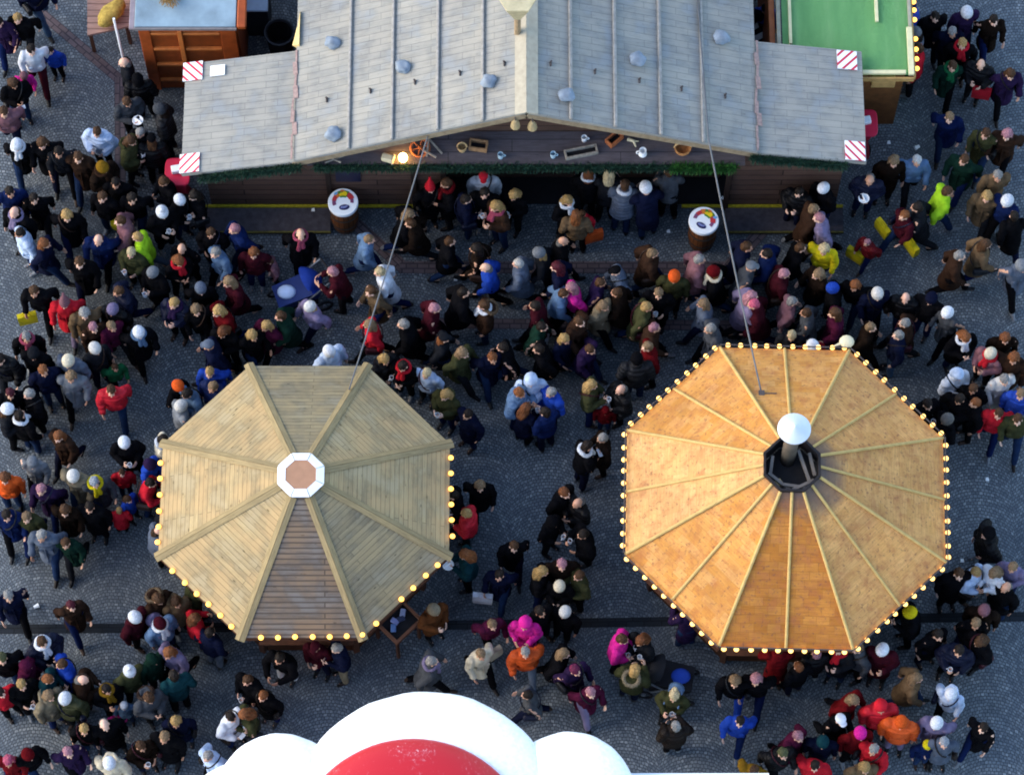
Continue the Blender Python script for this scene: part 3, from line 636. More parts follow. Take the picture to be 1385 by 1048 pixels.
MB().lathe((c2.x-.04, c2.y+.22, zc+1.1), [(.265, 0), (.27, .02), (.12, .1), (.004, .17)], 28).build('chimney_cap', plain('zinc_cap', hexc('#c9d0d4'), .4, .06, 5, .5, .25), k2)
for a in (0, 2.1, 4.2): MB().tube([(c2.x-.04+.12*math.cos(a), c2.y+.22+.12*math.sin(a), zc+.95), (c2.x-.04+.16*math.cos(a), c2.y+.22+.16*math.sin(a), zc+1.12)], .01, 6).build('cap_stay', M_steel, k2)
kiosk_base(k2, c2, ap2, rot2, ZE2-.1)
q = W(1141, 465, ZE2); lw = thing('cloth_pouch', (q.x, q.y, ZE2-.02), 'cream cloth pouch tied on the far corner of the orange roof', 'pouch')
MB().ball((q.x+.05, q.y+.02, ZE2+.05), (.13, .12, .07), 12).build('bag', M_cream, lw); MB().tube([(q.x-.06, q.y-.02, ZE2+.05), (q.x-.16, q.y-.06, ZE2+.05)], [.03, .015], 6).build('neck', M_cream, lw)

# ================================================================== CABLES
def cable(pts, rad, lab, mat):
    m = MB(); m.tube(pts, rad, 8); lone(m.build('cable', mat, smooth=True), lab, 'cable', 'slack cables between the roofs')
M_cable = plain('grey_cable', hexc('#5c5e60'), .6, .1)
p0 = WY(578, 186, YF-.03); zk = ZE+(za-ZE)*.28; p1 = W(472, 527, zk)
pts = [p0.lerp(p1, s)+Vector((0, 0, -.25*4*s*(1-s)*.35)) for s in [i/16 for i in range(17)]]
cable([p0+Vector((0, .05, -.02))]+pts, .013, 'grey cable running from the stall gable to the timber kiosk roof', M_cable)
u0 = on_slope(941, -30, pr, pjr)+Vector((0, 0, .07)); u1 = on_slope(951, 100, pr, pjr)+Vector((0, 0, .05)); u2 = WY(958, 188, YF)+Vector((0, -.03, .06))
zk2 = ZE2+(za2-ZE2)*.42; u3 = W(1030, 532, zk2)
span = [u2.lerp(u3, s)+Vector((0, 0, -.12*4*s*(1-s))) for s in [i/16 for i in range(17)]]
cable([u0, u1]+span, .015, 'long grey cable lying over the shaded stall roof to the orange kiosk', M_cable)
m = MB(); m.box(u3+Vector((0, 0, .0)), (.1, .1, .05)).tube([u3, u3+Vector((.25, .0, -.0))], .012, 6); lone(m.build('cable_anchor', M_hook), 'dark iron cable anchor bolted to the far side of the orange roof', 'anchor')

# ================================================================== HUT AND GREEN STALL
zh = 2.5
h0, h1 = W(183, 38, zh), W(322, 36, zh); hd = 3.0
hut = thing('panelled_hut', ((h0.x+h1.x)/2, h0.y+hd/2, 0), 'orange-brown panelled wooden hut with pale blue flat roof', 'hut')
M_hutw = plain('orange_panel_wood', hexc('#94431a'), .5, .22, 6); M_hutd = plain('recessed_panel_wood', hexc('#7c3813'), .5, .25, 6); M_hutrail = plain('rail_wood', hexc('#b5652e'), .5, .18, 8)
x0, x1, y0 = h0.x, h1.x, h0.y
MB().box(((x0+x1)/2-.03, y0+hd/2+.02, zh-.02), (x1-x0-.02, hd, .05), None, .01).build('roof', plain('pale_blue_roof', hexc('#80939c'), .55, .25, 2.6), hut)
MB().box(((x0+x1)/2-.03, y0-.015, zh-.02), (x1-x0, .03, .06)).build('roof_trim', plain('grey_trim', hexc('#77706e'), .6), hut)
MB().box((x1+.06, y0+hd/2, zh-.01), (.16, hd, .12), None, .02).build('gutter_board', M_hutw, hut)
MB().box((x0-.07, y0+hd/2, zh-.06), (.1, hd, .06), None, .01).build('roof_edge', plain('mauve_trim', hexc('#8d7f83'), .6), hut)
yb = y0+.06
MB().box(((x0+x1)/2, yb+.06, 1.22), (x1-x0-.12, .08, 2.36)).build('front_wall', M_hutd, hut)
MB().box((x0+.13, yb, 1.22), (.2, .06, 2.38), None, .008).build('corner_post', M_hutw, hut); MB().box((x1-.2, yb, 1.22), (.28, .06, 2.38), None, .008).build('corner_post', M_hutw, hut)
xm = W(247, 80, 1.6).x
MB().box((xm, yb-.03, 1.2), (.08, .07, 2.3), None, .008).build('centre_post', M_hutrail, hut)
MB().box(((x0+x1)/2-.03, yb-.012, 2.36), (x1-x0-.55, .055, .1), None, .008).build('rail', M_hutw, hut)
for z in (2.2, 1.62, 1.02, .42):
    MB().box(((x0+.24+xm-.05)/2, yb-.005, z), (xm-.05-x0-.24, .06, .07), None, .008).build('rail', M_hutrail, hut)
    MB().box(((x1-.35+xm+.05)/2, yb-.005, z), (x1-.35-xm-.05, .06, .07), None, .008).build('rail', M_hutrail, hut)
MB().box((x0+.06, y0+hd/2, 1.2), (.06, hd-.2, 2.3)).build('side_wall', M_hutd, hut); MB().box((x1-.06, y0+hd/2, 1.2), (.06, hd-.2, 2.3)).build('side_wall', M_hutd, hut)
MB().box(((x0+x1)/2, y0+hd-.1, 1.2), (x1-x0-.12, .06, 2.3)).build('back_wall', M_hutd, hut)
pc = W(228, -6, zh+.06); m = MB(); random.seed(9)
for i in range(240):
    a = random.uniform(0, 6.28); l = random.uniform(.05, .22); p = pc+Vector((random.gauss(0, .06), random.gauss(0, .07), random.uniform(.0, .1))); d = Vector((math.cos(a)*l*.6, -abs(math.sin(a))*l, random.uniform(-.02, .03)))
    s = Vector((-d.y, d.x, 0)).normalized()*.006; m.quad([p-s, p+s, p+d+s, p+d-s])
lone(m.build('straw_bunch', plain('dry_straw', hexc('#8a6a3c'), .9, .4, 20)), 'frayed brown straw bunch lying on the pale blue hut roof', 'straw')
p = W(174, 112, 0); q = W(180, -30, 0); 
pl = thing('tent_pole', (W(173, 108, 0).x, W(173, 108, 0).y, 0), 'thin white pole standing against the panelled hut', 'pole')
b0 = W(173, 108, 0); MB().tube([b0, b0+Vector((0.0, 0.0, 2.35))], .022, 8).build('tube', M_white, pl); MB().lathe((b0.x, b0.y, .002), [(.09, 0), (.09, .015), (.03, .03)], 12).build('foot', M_steel, pl)
# handcart shelf with straw sack left of the hut
t0 = [W(118, 48, .75), W(174, 36, .75), W(176, -25, .75), W(118, -20, .75)]
ct = sum(t0, Vector())/4
tb = thing('wooden_table', (ct.x, ct.y, 0), 'pinkish wooden plank table beside the panelled hut', 'table')
MB().slab(t0, [(v.x, v.y) for v in t0], .05).build('tabletop', planks('pink_planks', hexc('#b08a7a'), hexc('#5a4038'), bw=2, rh=.13, mortar=.008, knots=False, var=.15), tb)
for v in t0:
    d = (ct-v)*.12; MB().box((v.x+d.x, v.y+d.y, .35), (.06, .06, .69)).build('leg', M_post, tb)
sp = W(151, 18, .92); m = MB(); m.ball(sp, (.34, .17, .16), 20, Matrix.Rotation(R(52), 3, 'Z'))
for v in m.bm.verts: v.co += (v.co-sp).normalized()*mnoise.noise(v.co*7)*.05
lone(m.build('straw_sack', plain('yellow_burlap', hexc('#a98f45'), .9, .3, 18, .2, 0, .5), smooth=True), 'bulging yellow straw sack lying on the pink plank table', 'sack')
# things in the gap between hut and stall
bp = W(378, 45, .9); bn = thing('rubbish_bin', (bp.x, bp.y, 0), 'black round rubbish bin behind the stall wing', 'bin')
MB().lathe((bp.x, bp.y, 0), [(.2, 0), (.26, .85), (.28, .87), (.28, .92), (.23, .92), (.18, .3), (.001, .28)], 20, False).build('drum', M_black, bn); m = MB(); m.tube([bp+Vector((.27*math.cos(k*math.pi/8), .27*math.sin(k*math.pi/8), .03)) for k in range(17)], .018, 6, False); m.build('rim', plain('bin_rim', hexc('#2e3036'), .5), bn)
bx = W(346, 8, 1.0); e = thing('cool_box', (bx.x, bx.y, 0), 'pale blue topped chest standing between the hut and the stall', 'chest')
MB().box((bx.x, bx.y+.2, .48), (.42, .6, .94), None, .02).build('chest', plain('dark_chest', hexc('#2a2f38'), .5), e); MB().box((bx.x, bx.y+.2, .975), (.44, .62, .05), None, .015).build('lid', plain('pale_blue_lid', hexc('#b9cce0'), .4, .08), e); MB().box((bx.x+.05, bx.y+.42, 1.02), (.3, .14, .04), Matrix.Rotation(-.3, 3, 'Z')).build('blue_cloth', plain('blue_cloth', hexc('#1d3f86'), .8), e)
# green stall
zg2 = 2.45
gp = [W(1058, 110, zg2), W(1236, 104, zg2), W(1240, -60, zg2), W(1056, -60, zg2)]
gs = thing('green_stall', ((gp[0].x+gp[1].x)/2, gp[1].y+1.6, 0), 'stall with flat green tarpaulin roof and pale battens at the frame top', 'market stall')
x0, x1, y0, y1 = gp[0].x, gp[1].x, gp[1].y, gp[1].y+3.2
m, t, b = newmat('green_tarpaulin', .5, .35); MATS['green_tarpaulin'] = m
tc = N(t, 'ShaderNodeTexCoord'); n1 = N(t, 'ShaderNodeTexNoise', Scale=1.6, Detail=6.0); mpp = N(t, 'ShaderNodeMapping'); mpp.inputs['Scale'].default_value = (3, .5, 1); t.links.new(tc.outputs['Object'], mpp.inputs[0]); t.links.new(mpp.outputs[0], n1.inputs['Vector'])
n2 = N(t, 'ShaderNodeTexNoise', Scale=7.0, Detail=4.0); n2.inputs['Distortion'].default_value = .3; t.links.new(tc.outputs['Object'], n2.inputs['Vector'])
cc = ramp(t, n1.outputs[0], [(.3, hexc('#78b870')), (.55, hexc('#86c67a')), (.75, hexc('#98cf88'))]); t.links.new(cc, b.inputs['Base Color'])
bump(t, b, n2.outputs[0], .45, .05)
bm_ = MB(); nx, ny = 30, 40; vs = []
for j in range(ny+1):
    row = []
    for i in range(nx+1):
        x = x0+.03+(x1-x0-.06)*i/nx; y = y0+.03+(y1-y0-.06)*j/ny
        z = zg2+.02*mnoise.noise(Vector((x*2.2, y*1.1, 3)))+.012*math.sin(x*9+mnoise.noise(Vector((x, y, 0)))*4)*abs(mnoise.noise(Vector((x*.7, y*.9, 8))))
        row.append(bm_.bm.verts.new((x, y, z)))
    vs.append(row)
for j in range(ny):
    for i in range(nx): bm_.bm.faces.new((vs[j][i], vs[j][i+1], vs[j+1][i+1], vs[j+1][i]))
bmesh.ops.solidify(bm_.bm, geom=bm_.bm.faces[:], thickness=.03)
bm_.build('tarpaulin', m, gs, True)
M_pb = plain('pale_pine', hexc('#cfc69a'), .7, .1, 8); M_tan = plain('tan_wood', hexc('#a6844f'), .7, .2, 8); M_brn = plain('mid_brown_wood', hexc('#6d4522'), .7, .25, 8)
xe = x1-.05
MB().box((xe, (W(1229, 40, zg2).y+y0)/2, zg2+.07), (.1, abs(W(1229, 40, zg2).y-y0), .06), None, .006).build('batten', M_pb, gs)
MB().box((xe+.02, (W(1229, 40, zg2).y+y1)/2+.02, zg2+.05), (.06, abs(y1-W(1229, 40, zg2).y), .05), None, .006).build('batten', plain('grey_pine', hexc('#9a9480'), .7), gs)
xq = W(1185, 20, zg2).x; yq = W(1185, 32, zg2).y; MB().box((xq, (yq+y1)/2, zg2+.06), (.06, y1-yq, .05), None, .006).build('batten', M_pb, gs)
xq = W(1068, 30, zg2).x; yq = W(1068, 62, zg2).y; MB().box((xq, (yq+y1)/2, zg2+.06), (.055, y1-yq, .05), None, .006).build('batten', M_pb, gs)
xq = W(1167, 100, zg2).x; MB().box(((xq+x1)/2-.08, y0+.05, zg2+.07), (x1-xq-.13, .07, .06), None, .006).build('batten', M_pb, gs)
MB().box(((x0+x1)/2, y0-.02, zg2-.06), (x1-x0+.02, .035, .12), None, .006).build('fascia', M_tan, gs); MB().box((x1+.02, (y0+y1)/2, zg2-.06), (.035, y1-y0, .12), None, .006).build('fascia', M_tan, gs)
MB().box((x0-.03, (y0+y1)/2, zg2-.04), (.07, y1-y0, .1), None, .006).build('fascia', plain('grey_pine2', hexc('#a59c84'), .7), gs)
MB().box((x0-.14, (y0+y1)/2+.2, 1.2), (.1, y1-y0-.3, 2.3), None, .01).build('side_wall', plain('orange_post', hexc('#a85f35'), .6), gs)
MB().box(((x0+x1)/2, y0+.3, 1.15), (x1-x0-.2, .06, 2.2)).build('front_wall', M_brn, gs)
MB().box((x1-.3, (y0+y1)/2+.4, 1.15), (.06, y1-y0-1, 2.2)).build('side_wall', M_brn, gs)
c = W(1195, 111, 2.2); MB().box((c.x, y0+.13, 2.13), (.42, .26, .22), None, .01).build('cabinet', M_tan, gs)
for py in (2, 13, 26, 52, 66, 79, 92):
    b0 = W(1235.5+.03*py, py, zg2-.02); bulb(Vector((x1+.07, b0.y, zg2-.05)), gs, M_bulbs, .045)
# red things at the two ends of the stall
def red_table(px, py, lab, zt=1.1):
    c = W(px, py, zt); e = thing('bar_table', (c.x, c.y, 0), lab, 'table', 'red covered bar tables')
    def sq(r, z): return [Vector((c.x+.9*r*(abs(math.cos(a))**.45)*(1 if math.cos(a) > 0 else -1), c.y+r*1.1*(abs(math.sin(a))**.45)*(1 if math.sin(a) > 0 else -1), z)) for a in [2*math.pi*(k+.5)/32 for k in range(32)]]
    MB().loft([sq(.24, zt-.03), sq(.25, zt-.01), sq(.25, zt+.012), sq(.235, zt+.022)]).build('tabletop', plain('red_cover', hexc('#c4213f'), .5, .12, 5), e)
    MB().loft([sq(.2, .03), sq(.1, .5), sq(.21, zt-.035)]).build('cloth_skirt', plain('red_skirt', hexc('#a51c33'), .7, .2, 8), e, True)
    MB().lathe((c.x, c.y, .002), [(.22, 0), (.22, .02), (.05, .03)], 20).build('foot', M_black, e)
    return c
ca = red_table(240, 233, 'red covered bar table under the stall corner nearest the hut'); cb = red_table(1170, 167, 'red covered bar table under the stall corner by the green stall')
for c, lab, dx in ((ca, 'white napkin box on the red table near the hut', .02), (cb, 'white napkin box on the red table near the green stall', .05)):
    m = MB(); m.box((c.x+dx-.04, c.y+.02, 1.175), (.17, .14, .1), Matrix.Rotation(.2, 3, 'Z'), .012); o = m.build('napkin_box', M_white); lone(o, lab, 'box', 'napkin boxes')
# striped deckchair scrap behind the stall
c = W(1020, 45, .95); e = thing('deck_chair', (c.x, c.y, 0), 'black and white striped folding chair behind the shaded roof slope', 'chair')
m = MB(); r = Matrix.Rotation(R(30), 3, 'Z') @ Matrix.Rotation(R(25), 3, 'X')
for i in range(5): MB().box(c+r @ Vector((0, -.2+.1*i, 0)), (.42, .1, .02), r).build('seat_stripe', M_white if i % 2 else M_black, e)
for s in (-1, 1): MB().tube([c+r @ Vector((s*.22, -.3, 0)), c+r @ Vector((s*.22, .32, 0))], .018, 6).build('frame', M_greyw, e); MB().tube([c+r @ Vector((s*.22, -.28, 0)), (c.x+s*.22, c.y+.1, .02)], .018, 6).build('leg', M_greyw, e); MB().tube([c+r @ Vector((s*.22, .28, 0)), (c.x+s*.22, c.y-.25, .02)], .018, 6).build('leg', M_greyw, e)

# ================================================================== BARREL TABLES
M_stave = planks('barrel_staves', hexc('#6b3f20'), hexc('#22130a'), bw=2.0, rh=.09, mortar=.006, knots=False, var=.3); M_hoop = plain('barrel_hoop', hexc('#3c3835'), .5, .2, 20, .5, .6)
M_top = plain('white_table_top', hexc('#e6ebee'), .35, .03, 6)
ECOL = [plain('emblem_'+n_, hexc(h), .5, .15, 40) for n_, h in (('red', '#b5363a'), ('orange', '#c9742c'), ('yellow', '#e2c11c'), ('green', '#3d7a35'), ('blue', '#5a9fd0'), ('navy', '#22234f'), ('purple', '#7a4668'), ('script', '#7d86b5'))]
def barrel(px, py, spin, lab):
    zt = .98; c = W(px, py, zt); e = thing('barrel_table', (c.x, c.y, 0), lab, 'barrel table', 'barrel tables with white tops')
    m = MB(); m.uv = m.bm.loops.layers.uv.new('UVMap'); prof = [(.2, .01), (.235, .2), (.255, .45), (.245, .7), (.215, .93)]; seg = 24
    for (r0, z0), (r1, z1) in zip(prof, prof[1:]):
        for k in range(seg):
            a0, a1 = 2*math.pi*k/seg, 2*math.pi*(k+1)/seg
            m.quad([(c.x+r0*math.cos(a0), c.y+r0*math.sin(a0), z0), (c.x+r0*math.cos(a1), c.y+r0*math.sin(a1), z0), (c.x+r1*math.cos(a1), c.y+r1*math.sin(a1), z1), (c.x+r1*math.cos(a0), c.y+r1*math.sin(a0), z1)], [(z0, k*.065), (z0, (k+1)*.065), (z1, (k+1)*.065), (z1, k*.065)])
    bo = m.build('barrel', M_stave, e)
    for z, r in ((.1, .222), (.3, .248), (.62, .253), (.86, .229)): MB().lathe((c.x, c.y, z), [(r-.01, 0), (r+.006, 0), (r+.006, .035), (r-.01, .035)], 28).build('hoop', M_hoop, bo)
    R0 = 20.5/ppm(c)
    tp = MB().lathe((c.x, c.y, zt-.1), [(.001, 0), (R0-.01, 0), (R0, .02), (R0, .085), (R0-.012, .1), (.001, .1)], 40, False).build('tabletop', M_top, e)
    tp.data.polygons.foreach_set('use_smooth', [False]*len(tp.data.polygons))
    def patch(mat, r, a, sx, sy, rot, h):
        aa = spin+a; cc = Vector((c.x+r*R0*math.cos(aa), c.y+r*R0*math.sin(aa), zt+h))
        MB().loft([[cc+Matrix.Rotation(rot+spin, 3, 'Z') @ Vector((sx*R0*math.cos(k*math.pi/10), sy*R0*math.sin(k*math.pi/10), dz)) for k in range(20)] for dz in (-.003, .003)]).build('emblem', mat, tp)
    def arcband(mat, r0, r1, a0, a1, h):
        n = 8; A = [spin+R(a0+(a1-a0)*k/n) for k in range(n+1)]; ri = []
        for dz in (-.003, .003):
            ri.append([Vector((c.x+r1*R0*math.cos(a), c.y+r1*R0*math.sin(a), zt+h+dz)) for a in A]+[Vector((c.x+r0*R0*math.cos(a), c.y+r0*R0*math.sin(a), zt+h+dz)) for a in reversed(A)])
        MB().loft(ri).build('emblem', mat, tp)
    arcband(ECOL[6], .48, .72, 172, 205, .004); arcband(ECOL[0], .46, .74, 140, 174, .0045); arcband(ECOL[1], .44, .8, 118, 142, .004)
    arcband(ECOL[0], .42, .78, 20, 62, .0045); arcband(ECOL[6], .48, .7, -8, 22, .004); arcband(ECOL[3], .32, .82, 60, 120, .0035)
    patch(ECOL[2], .58, R(80), .16, .17, 0, .0075); patch(ECOL[2], .52, R(103), .15, .13, .4, .0085); patch(ECOL[4], .76, R(52 if spin < 0 else 130), .13, .09, .6, .0085); patch(ECOL[1], .78, R(95), .16, .07, 0, .0095); patch(ECOL[3], .36, R(90), .26, .06, 0, .0095)
    patch(ECOL[5], .42, R(-78), .35, .2, .12, .005)
    for k in range(4): patch(ECOL[7], .42, R(-78-24+16*k), .05, .1, -.5, .0115)
barrel(464, 273, 0.0, 'barrel table with emblem arched away from the viewer, under the shuttered side of the stall')
barrel(952, 298, R(-38), 'barrel table with tilted emblem, beneath the cable at the shaded end of the stall')

# ================================================================== SNOWY FOREGROUND TOP
zs = 4.4
c3 = W(575, 1114, zs); s3 = ppm(c3)
sn = thing('snowy_stall', (c3.x, c3.y, 0), 'white snow-capped round stall top with frosted red dome in the foreground', 'market stall')
m, t, b = newmat('snow_white', .6, .3); tc = N(t, 'ShaderNodeTexCoord'); n1 = N(t, 'ShaderNodeTexNoise', Scale=16.0, Detail=6.0); t.links.new(tc.outputs['Object'], n1.inputs['Vector'])
t.links.new(ramp(t, n1.outputs[0], [(.3, hexc('#e9eef2')), (.7, hexc('#fbfcfc'))]), b.inputs['Base Color']); bump(t, b, n1.outputs[0], .3, .03); M_snow = m; MATS['snow_white'] = m
m, t, b = newmat('frosted_red', .45, .4); tc = N(t, 'ShaderNodeTexCoord'); n1 = N(t, 'ShaderNodeTexNoise', Scale=22.0, Detail=8.0, Roughness=.7); mp = N(t, 'ShaderNodeMapping'); mp.inputs['Scale'].default_value = (1, .6, 1); t.links.new(tc.outputs['Object'], mp.inputs[0]); t.links.new(mp.outputs[0], n1.inputs['Vector'])
n2 = N(t, 'ShaderNodeTexNoise', Scale=2.5, Detail=3.0); t.links.new(tc.outputs['Object'], n2.inputs['Vector'])
ad = N(t, 'ShaderNodeMath', operation='MULTIPLY_ADD'); t.links.new(n2.outputs[0], ad.inputs[0]); ad.inputs[1].default_value = .5; t.links.new(n1.outputs[0], ad.inputs[2])
t.links.new(ramp(t, ad.outputs[0], [(.82, hexc('#bd1824')), (.94, hexc('#c4525a')), (1.0, hexc('#f4e6e6'))]), b.inputs['Base Color']); M_frost = m; MATS['frosted_red'] = m
def dome(c, r, h, z0, name, mat, bumpy, seed):
    m = MB(); n = 72; k = 14; rings = []
    for j in range(k):
        a = j/(k-1)*math.pi/2; ring = []
        for i in range(n):
            th = 2*math.pi*i/n; rr = r*math.cos(a)*(1+bumpy*mnoise.noise(Vector((math.cos(th)*5, math.sin(th)*5, seed+a*2))))
            ring.append(Vector((c.x+max(rr, .002)*math.cos(th), c.y+max(rr, .002)*math.sin(th), z0+h*math.sin(a))))
        rings.append(ring)
    rings.insert(0, [p-Vector((0, 0, .25)) for p in rings[0]])
    return m.loft(rings).build(name, mat, sn, True)
dome(c3, 186/s3, .35, zs, 'snow_lobe', M_snow, .012, 1)
cl = W(378, 1074, zs-.1); dome(cl, 86/s3, .3, zs-.1, 'snow_lobe', M_snow, .015, 5)
cr = W(770, 1076, zs-.1); dome(cr, 90/s3, .3, zs-.1, 'snow_lobe', M_snow, .015, 9)
cq = W(318, 1092, zs-.2); dome(cq, 62/s3, .25, zs-.2, 'snow_lobe', M_snow, .02, 12)
cd_ = W(557, 1158, zs+.3); dome(cd_, 164/s3, .5, zs+.27, 'red_dome', M_frost, .004, 3)
bq = [W(625, 1045, zs-.5), W(1040, 1046, zs-.5)]
MB().box(((bq[0].x+bq[1].x)/2, bq[0].y-.6, zs-.53), (bq[1].x-bq[0].x, 1.2, .06)).build('white_ledge', M_white, sn)
MB().lathe((c3.x, c3.y-.0, .02), [(1.5, 0), (1.5, 2.2), (1.9, 3.6), (2.0, zs-.24)], 24).build('drum_wall', plain('red_drum', hexc('#7a1f24'), .6), sn)
# ================================================================== PEOPLE: meshes
def vox(mb, name, size, smooth_it=3, disp=None, mats=None, eyes=None):
    """one continuous skin round everything in mb"""
    me = bpy.data.meshes.new('tmp'); bmesh.ops.recalc_face_normals(mb.bm, faces=mb.bm.faces); mb.bm.to_mesh(me); mb.bm.free()
    o = bpy.data.objects.new('tmp', me); C.objects.link(o)
    r = o.modifiers.new('r', 'REMESH'); r.mode = 'VOXEL'; r.voxel_size = size; r.use_smooth_shade = True
    if smooth_it:
        s = o.modifiers.new('s', 'SMOOTH'); s.factor = .5; s.iterations = smooth_it
    dg = bpy.context.evaluated_depsgraph_get(); dg.update()
    out = bpy.data.meshes.new_from_object(o.evaluated_get(dg)); out.name = name
    bpy.data.objects.remove(o); bpy.data.meshes.remove(me)
    if disp:
        cs = [v.co.copy() for v in out.vertices]; ns = [v.normal.copy() for v in out.vertices]
        out.vertices.foreach_set('co', [x for p, n in zip(cs, ns) for x in disp(p, n)]); out.update()
    out.materials.clear()
    for m in mats or []: out.materials.append(m)
    if eyes:
        for p in out.polygons:
            for c, rad, k in eyes:
                if (p.center-c).length < rad: p.material_index = k
    out.polygons.foreach_set('use_smooth', [True]*len(out.polygons))
    return out
def cap(mb, p, q, r0, r1, seg=10):
    p, q = Vector(p), Vector(q); d = q-p; L = max(d.length, 1e-5); d.normalize()
    a = Vector((0, 0, 1)) if abs(d.z) < .9 else Vector((1, 0, 0)); u = d.cross(a).normalized(); v = d.cross(u)
    rings = []
    for k in range(4):
        t = k/3*math.pi/2; rings.append((p-d*r0*math.cos(t), max(r0*math.sin(t), .0006)))
    for k in range(4):
        t = k/3*math.pi/2; rings.append((q+d*r1*math.sin(t), max(r1*math.cos(t), .0006)))
    mb.loft([[c+(u*math.cos(2*math.pi*i/seg)+v*math.sin(2*math.pi*i/seg))*r for i in range(seg)] for c, r in rings])
def chain(mb, pts, rs):
    for (p, q), (a, b) in zip(zip(pts, pts[1:]), zip(rs, rs[1:])): cap(mb, p, q, a, b)
def torso(mb, rings, seg=20):                                      # (x, z, depth radius, width radius)
    mb.loft([[Vector((x+rx*math.cos(2*math.pi*k/seg), ry*math.sin(2*math.pi*k/seg), z)) for k in range(seg)] for x, z, rx, ry in rings])
V = Vector
def pose(ls=0, el=None, wl=None, er=None, wr=None, kl=(.03, .1, .49), al=(0, .11, .085), kr=(.03, -.1, .49), ar=(0, -.11, .085), tilt=0, yaw=0, grip=None):
    return dict(ls=ls, el=V(el), wl=V(wl), er=V(er), wr=V(wr), kl=V(kl), al=V(al), kr=V(kr), ar=V(ar), tilt=tilt, yaw=yaw, grip=grip)
ARM_D_L = ((-.05, .27, 1.14), (.04, .28, .9)); ARM_D_R = ((-.05, -.27, 1.14), (.04, -.28, .9))
POSES = {
 's': pose(0, *ARM_D_L, *ARM_D_R, tilt=8),
 'm': pose(0, (-.02, .27, 1.15), (.2, .15, 1.12), (.03, -.27, 1.16), (.27, -.1, 1.25), tilt=14, yaw=8, grip='r'),
 'h': pose(.02, (.04, .26, 1.15), (.27, .07, 1.2), (.04, -.26, 1.15), (.27, -.07, 1.2), tilt=26),
 'w': pose(.05, (-.12, .26, 1.16), (-.12, .27, .92), (.08, -.26, 1.16), (.24, -.24, .97), (.2, .1, .52), (.33, .1, .1), (-.03, -.1, .48), (-.33, -.1, .2), tilt=8),
 'v': pose(.05, (.08, .26, 1.16), (.24, .24, .97), (-.12, -.26, 1.16), (-.12, -.27, .92), (-.03, .1, .48), (-.33, .1, .2), (.2, -.1, .52), (.33, -.1, .1), tilt=8),
 'p': pose(0, (-.1, .32, 1.15), (.1, .22, .97), (-.1, -.32, 1.15), (.1, -.22, .97), tilt=4, yaw=-15),
 'l': pose(.12, (.2, .27, 1.14), (.42, .12, 1.14), (.2, -.27, 1.14), (.42, -.12, 1.14), (.02, .1, .49), (-.05, .12, .085), (.03, -.1, .49), (.02, -.12, .085), tilt=16),
 'b': pose(.03, (0, .28, 1.15), (.16, .2, 1.3), *ARM_D_R, (.12, .1, .51), (.22, .1, .09), (-.02, -.1, .48), (-.25, -.1, .15), tilt=10, yaw=12),
}
def head_m(P): return Matrix.Translation(V((.02+P['ls']*1.2+.02, 0, 1.625))) @ Matrix.Rotation(R(P['yaw']), 4, 'Z') @ Matrix.Rotation(R(P['tilt']), 4, 'Y')
def shoulders(P): return V((P['ls'], .185, 1.42)), V((P['ls'], -.185, 1.42))
M_skin = tinted('skin', 'skin'); M_eye = plain('eye', hexc('#1b1512'), .3); M_lip = plain('lips', hexc('#8a4038'), .5)
M_coat = tinted('coat_cloth', 'cloth'); M_quilt = tinted('padded_cloth', 'quilt'); M_trouser = tinted('trouser_cloth', 'cloth'); M_hair = tinted('hair_strands', 'hair'); M_knit = tinted('knitted_wool', 'knit'); M_leather = tinted('leather', 'leather'); M_fur = tinted('fur_trim', 'hair')
def hand(mb, w, d, n, grip):
    d = d.normalized(); n = (n-d*n.dot(d)).normalized(); s = d.cross(n)
    for k in (-1.5, -.5, .5, 1.5): cap(mb, w+d*.01+s*k*.012, w+d*.078+s*k*.019, .013, .0105, 8)
    L = (.058, .074, .08, .07); a = (35, 60) if grip else (14, 24)
    for k, l in zip((-1.5, -.5, .5, 1.5), L):
        p = w+d*.082+s*k*.0205; q1 = d*math.cos(R(a[0]))+n*math.sin(R(a[0])); q2 = d*math.cos(R(a[0]+a[1]))+n*math.sin(R(a[0]+a[1]))
        m1 = p+q1*l*.5; m2 = m1+q2*l*.32; q3 = d*math.cos(R(a[0]+a[1]*1.6))+n*math.sin(R(a[0]+a[1]*1.6))
        cap(mb, p, m1, .0088, .0082, 8); cap(mb, m1, m2, .0082, .0074, 8); cap(mb, m2, m2+q3*l*.2, .0074, .0064, 8)
    t0 = w+d*.028+s*.03; t1 = t0+(s*.65+d*.6+n*.35).normalized()*.036; t2 = t1+(s*.15+d*.8+n*.5).normalized()*.03
    cap(mb, t0, t1, .0115, .0098, 8); cap(mb, t1, t2, .0098, .0078, 8)
CACHE = {}
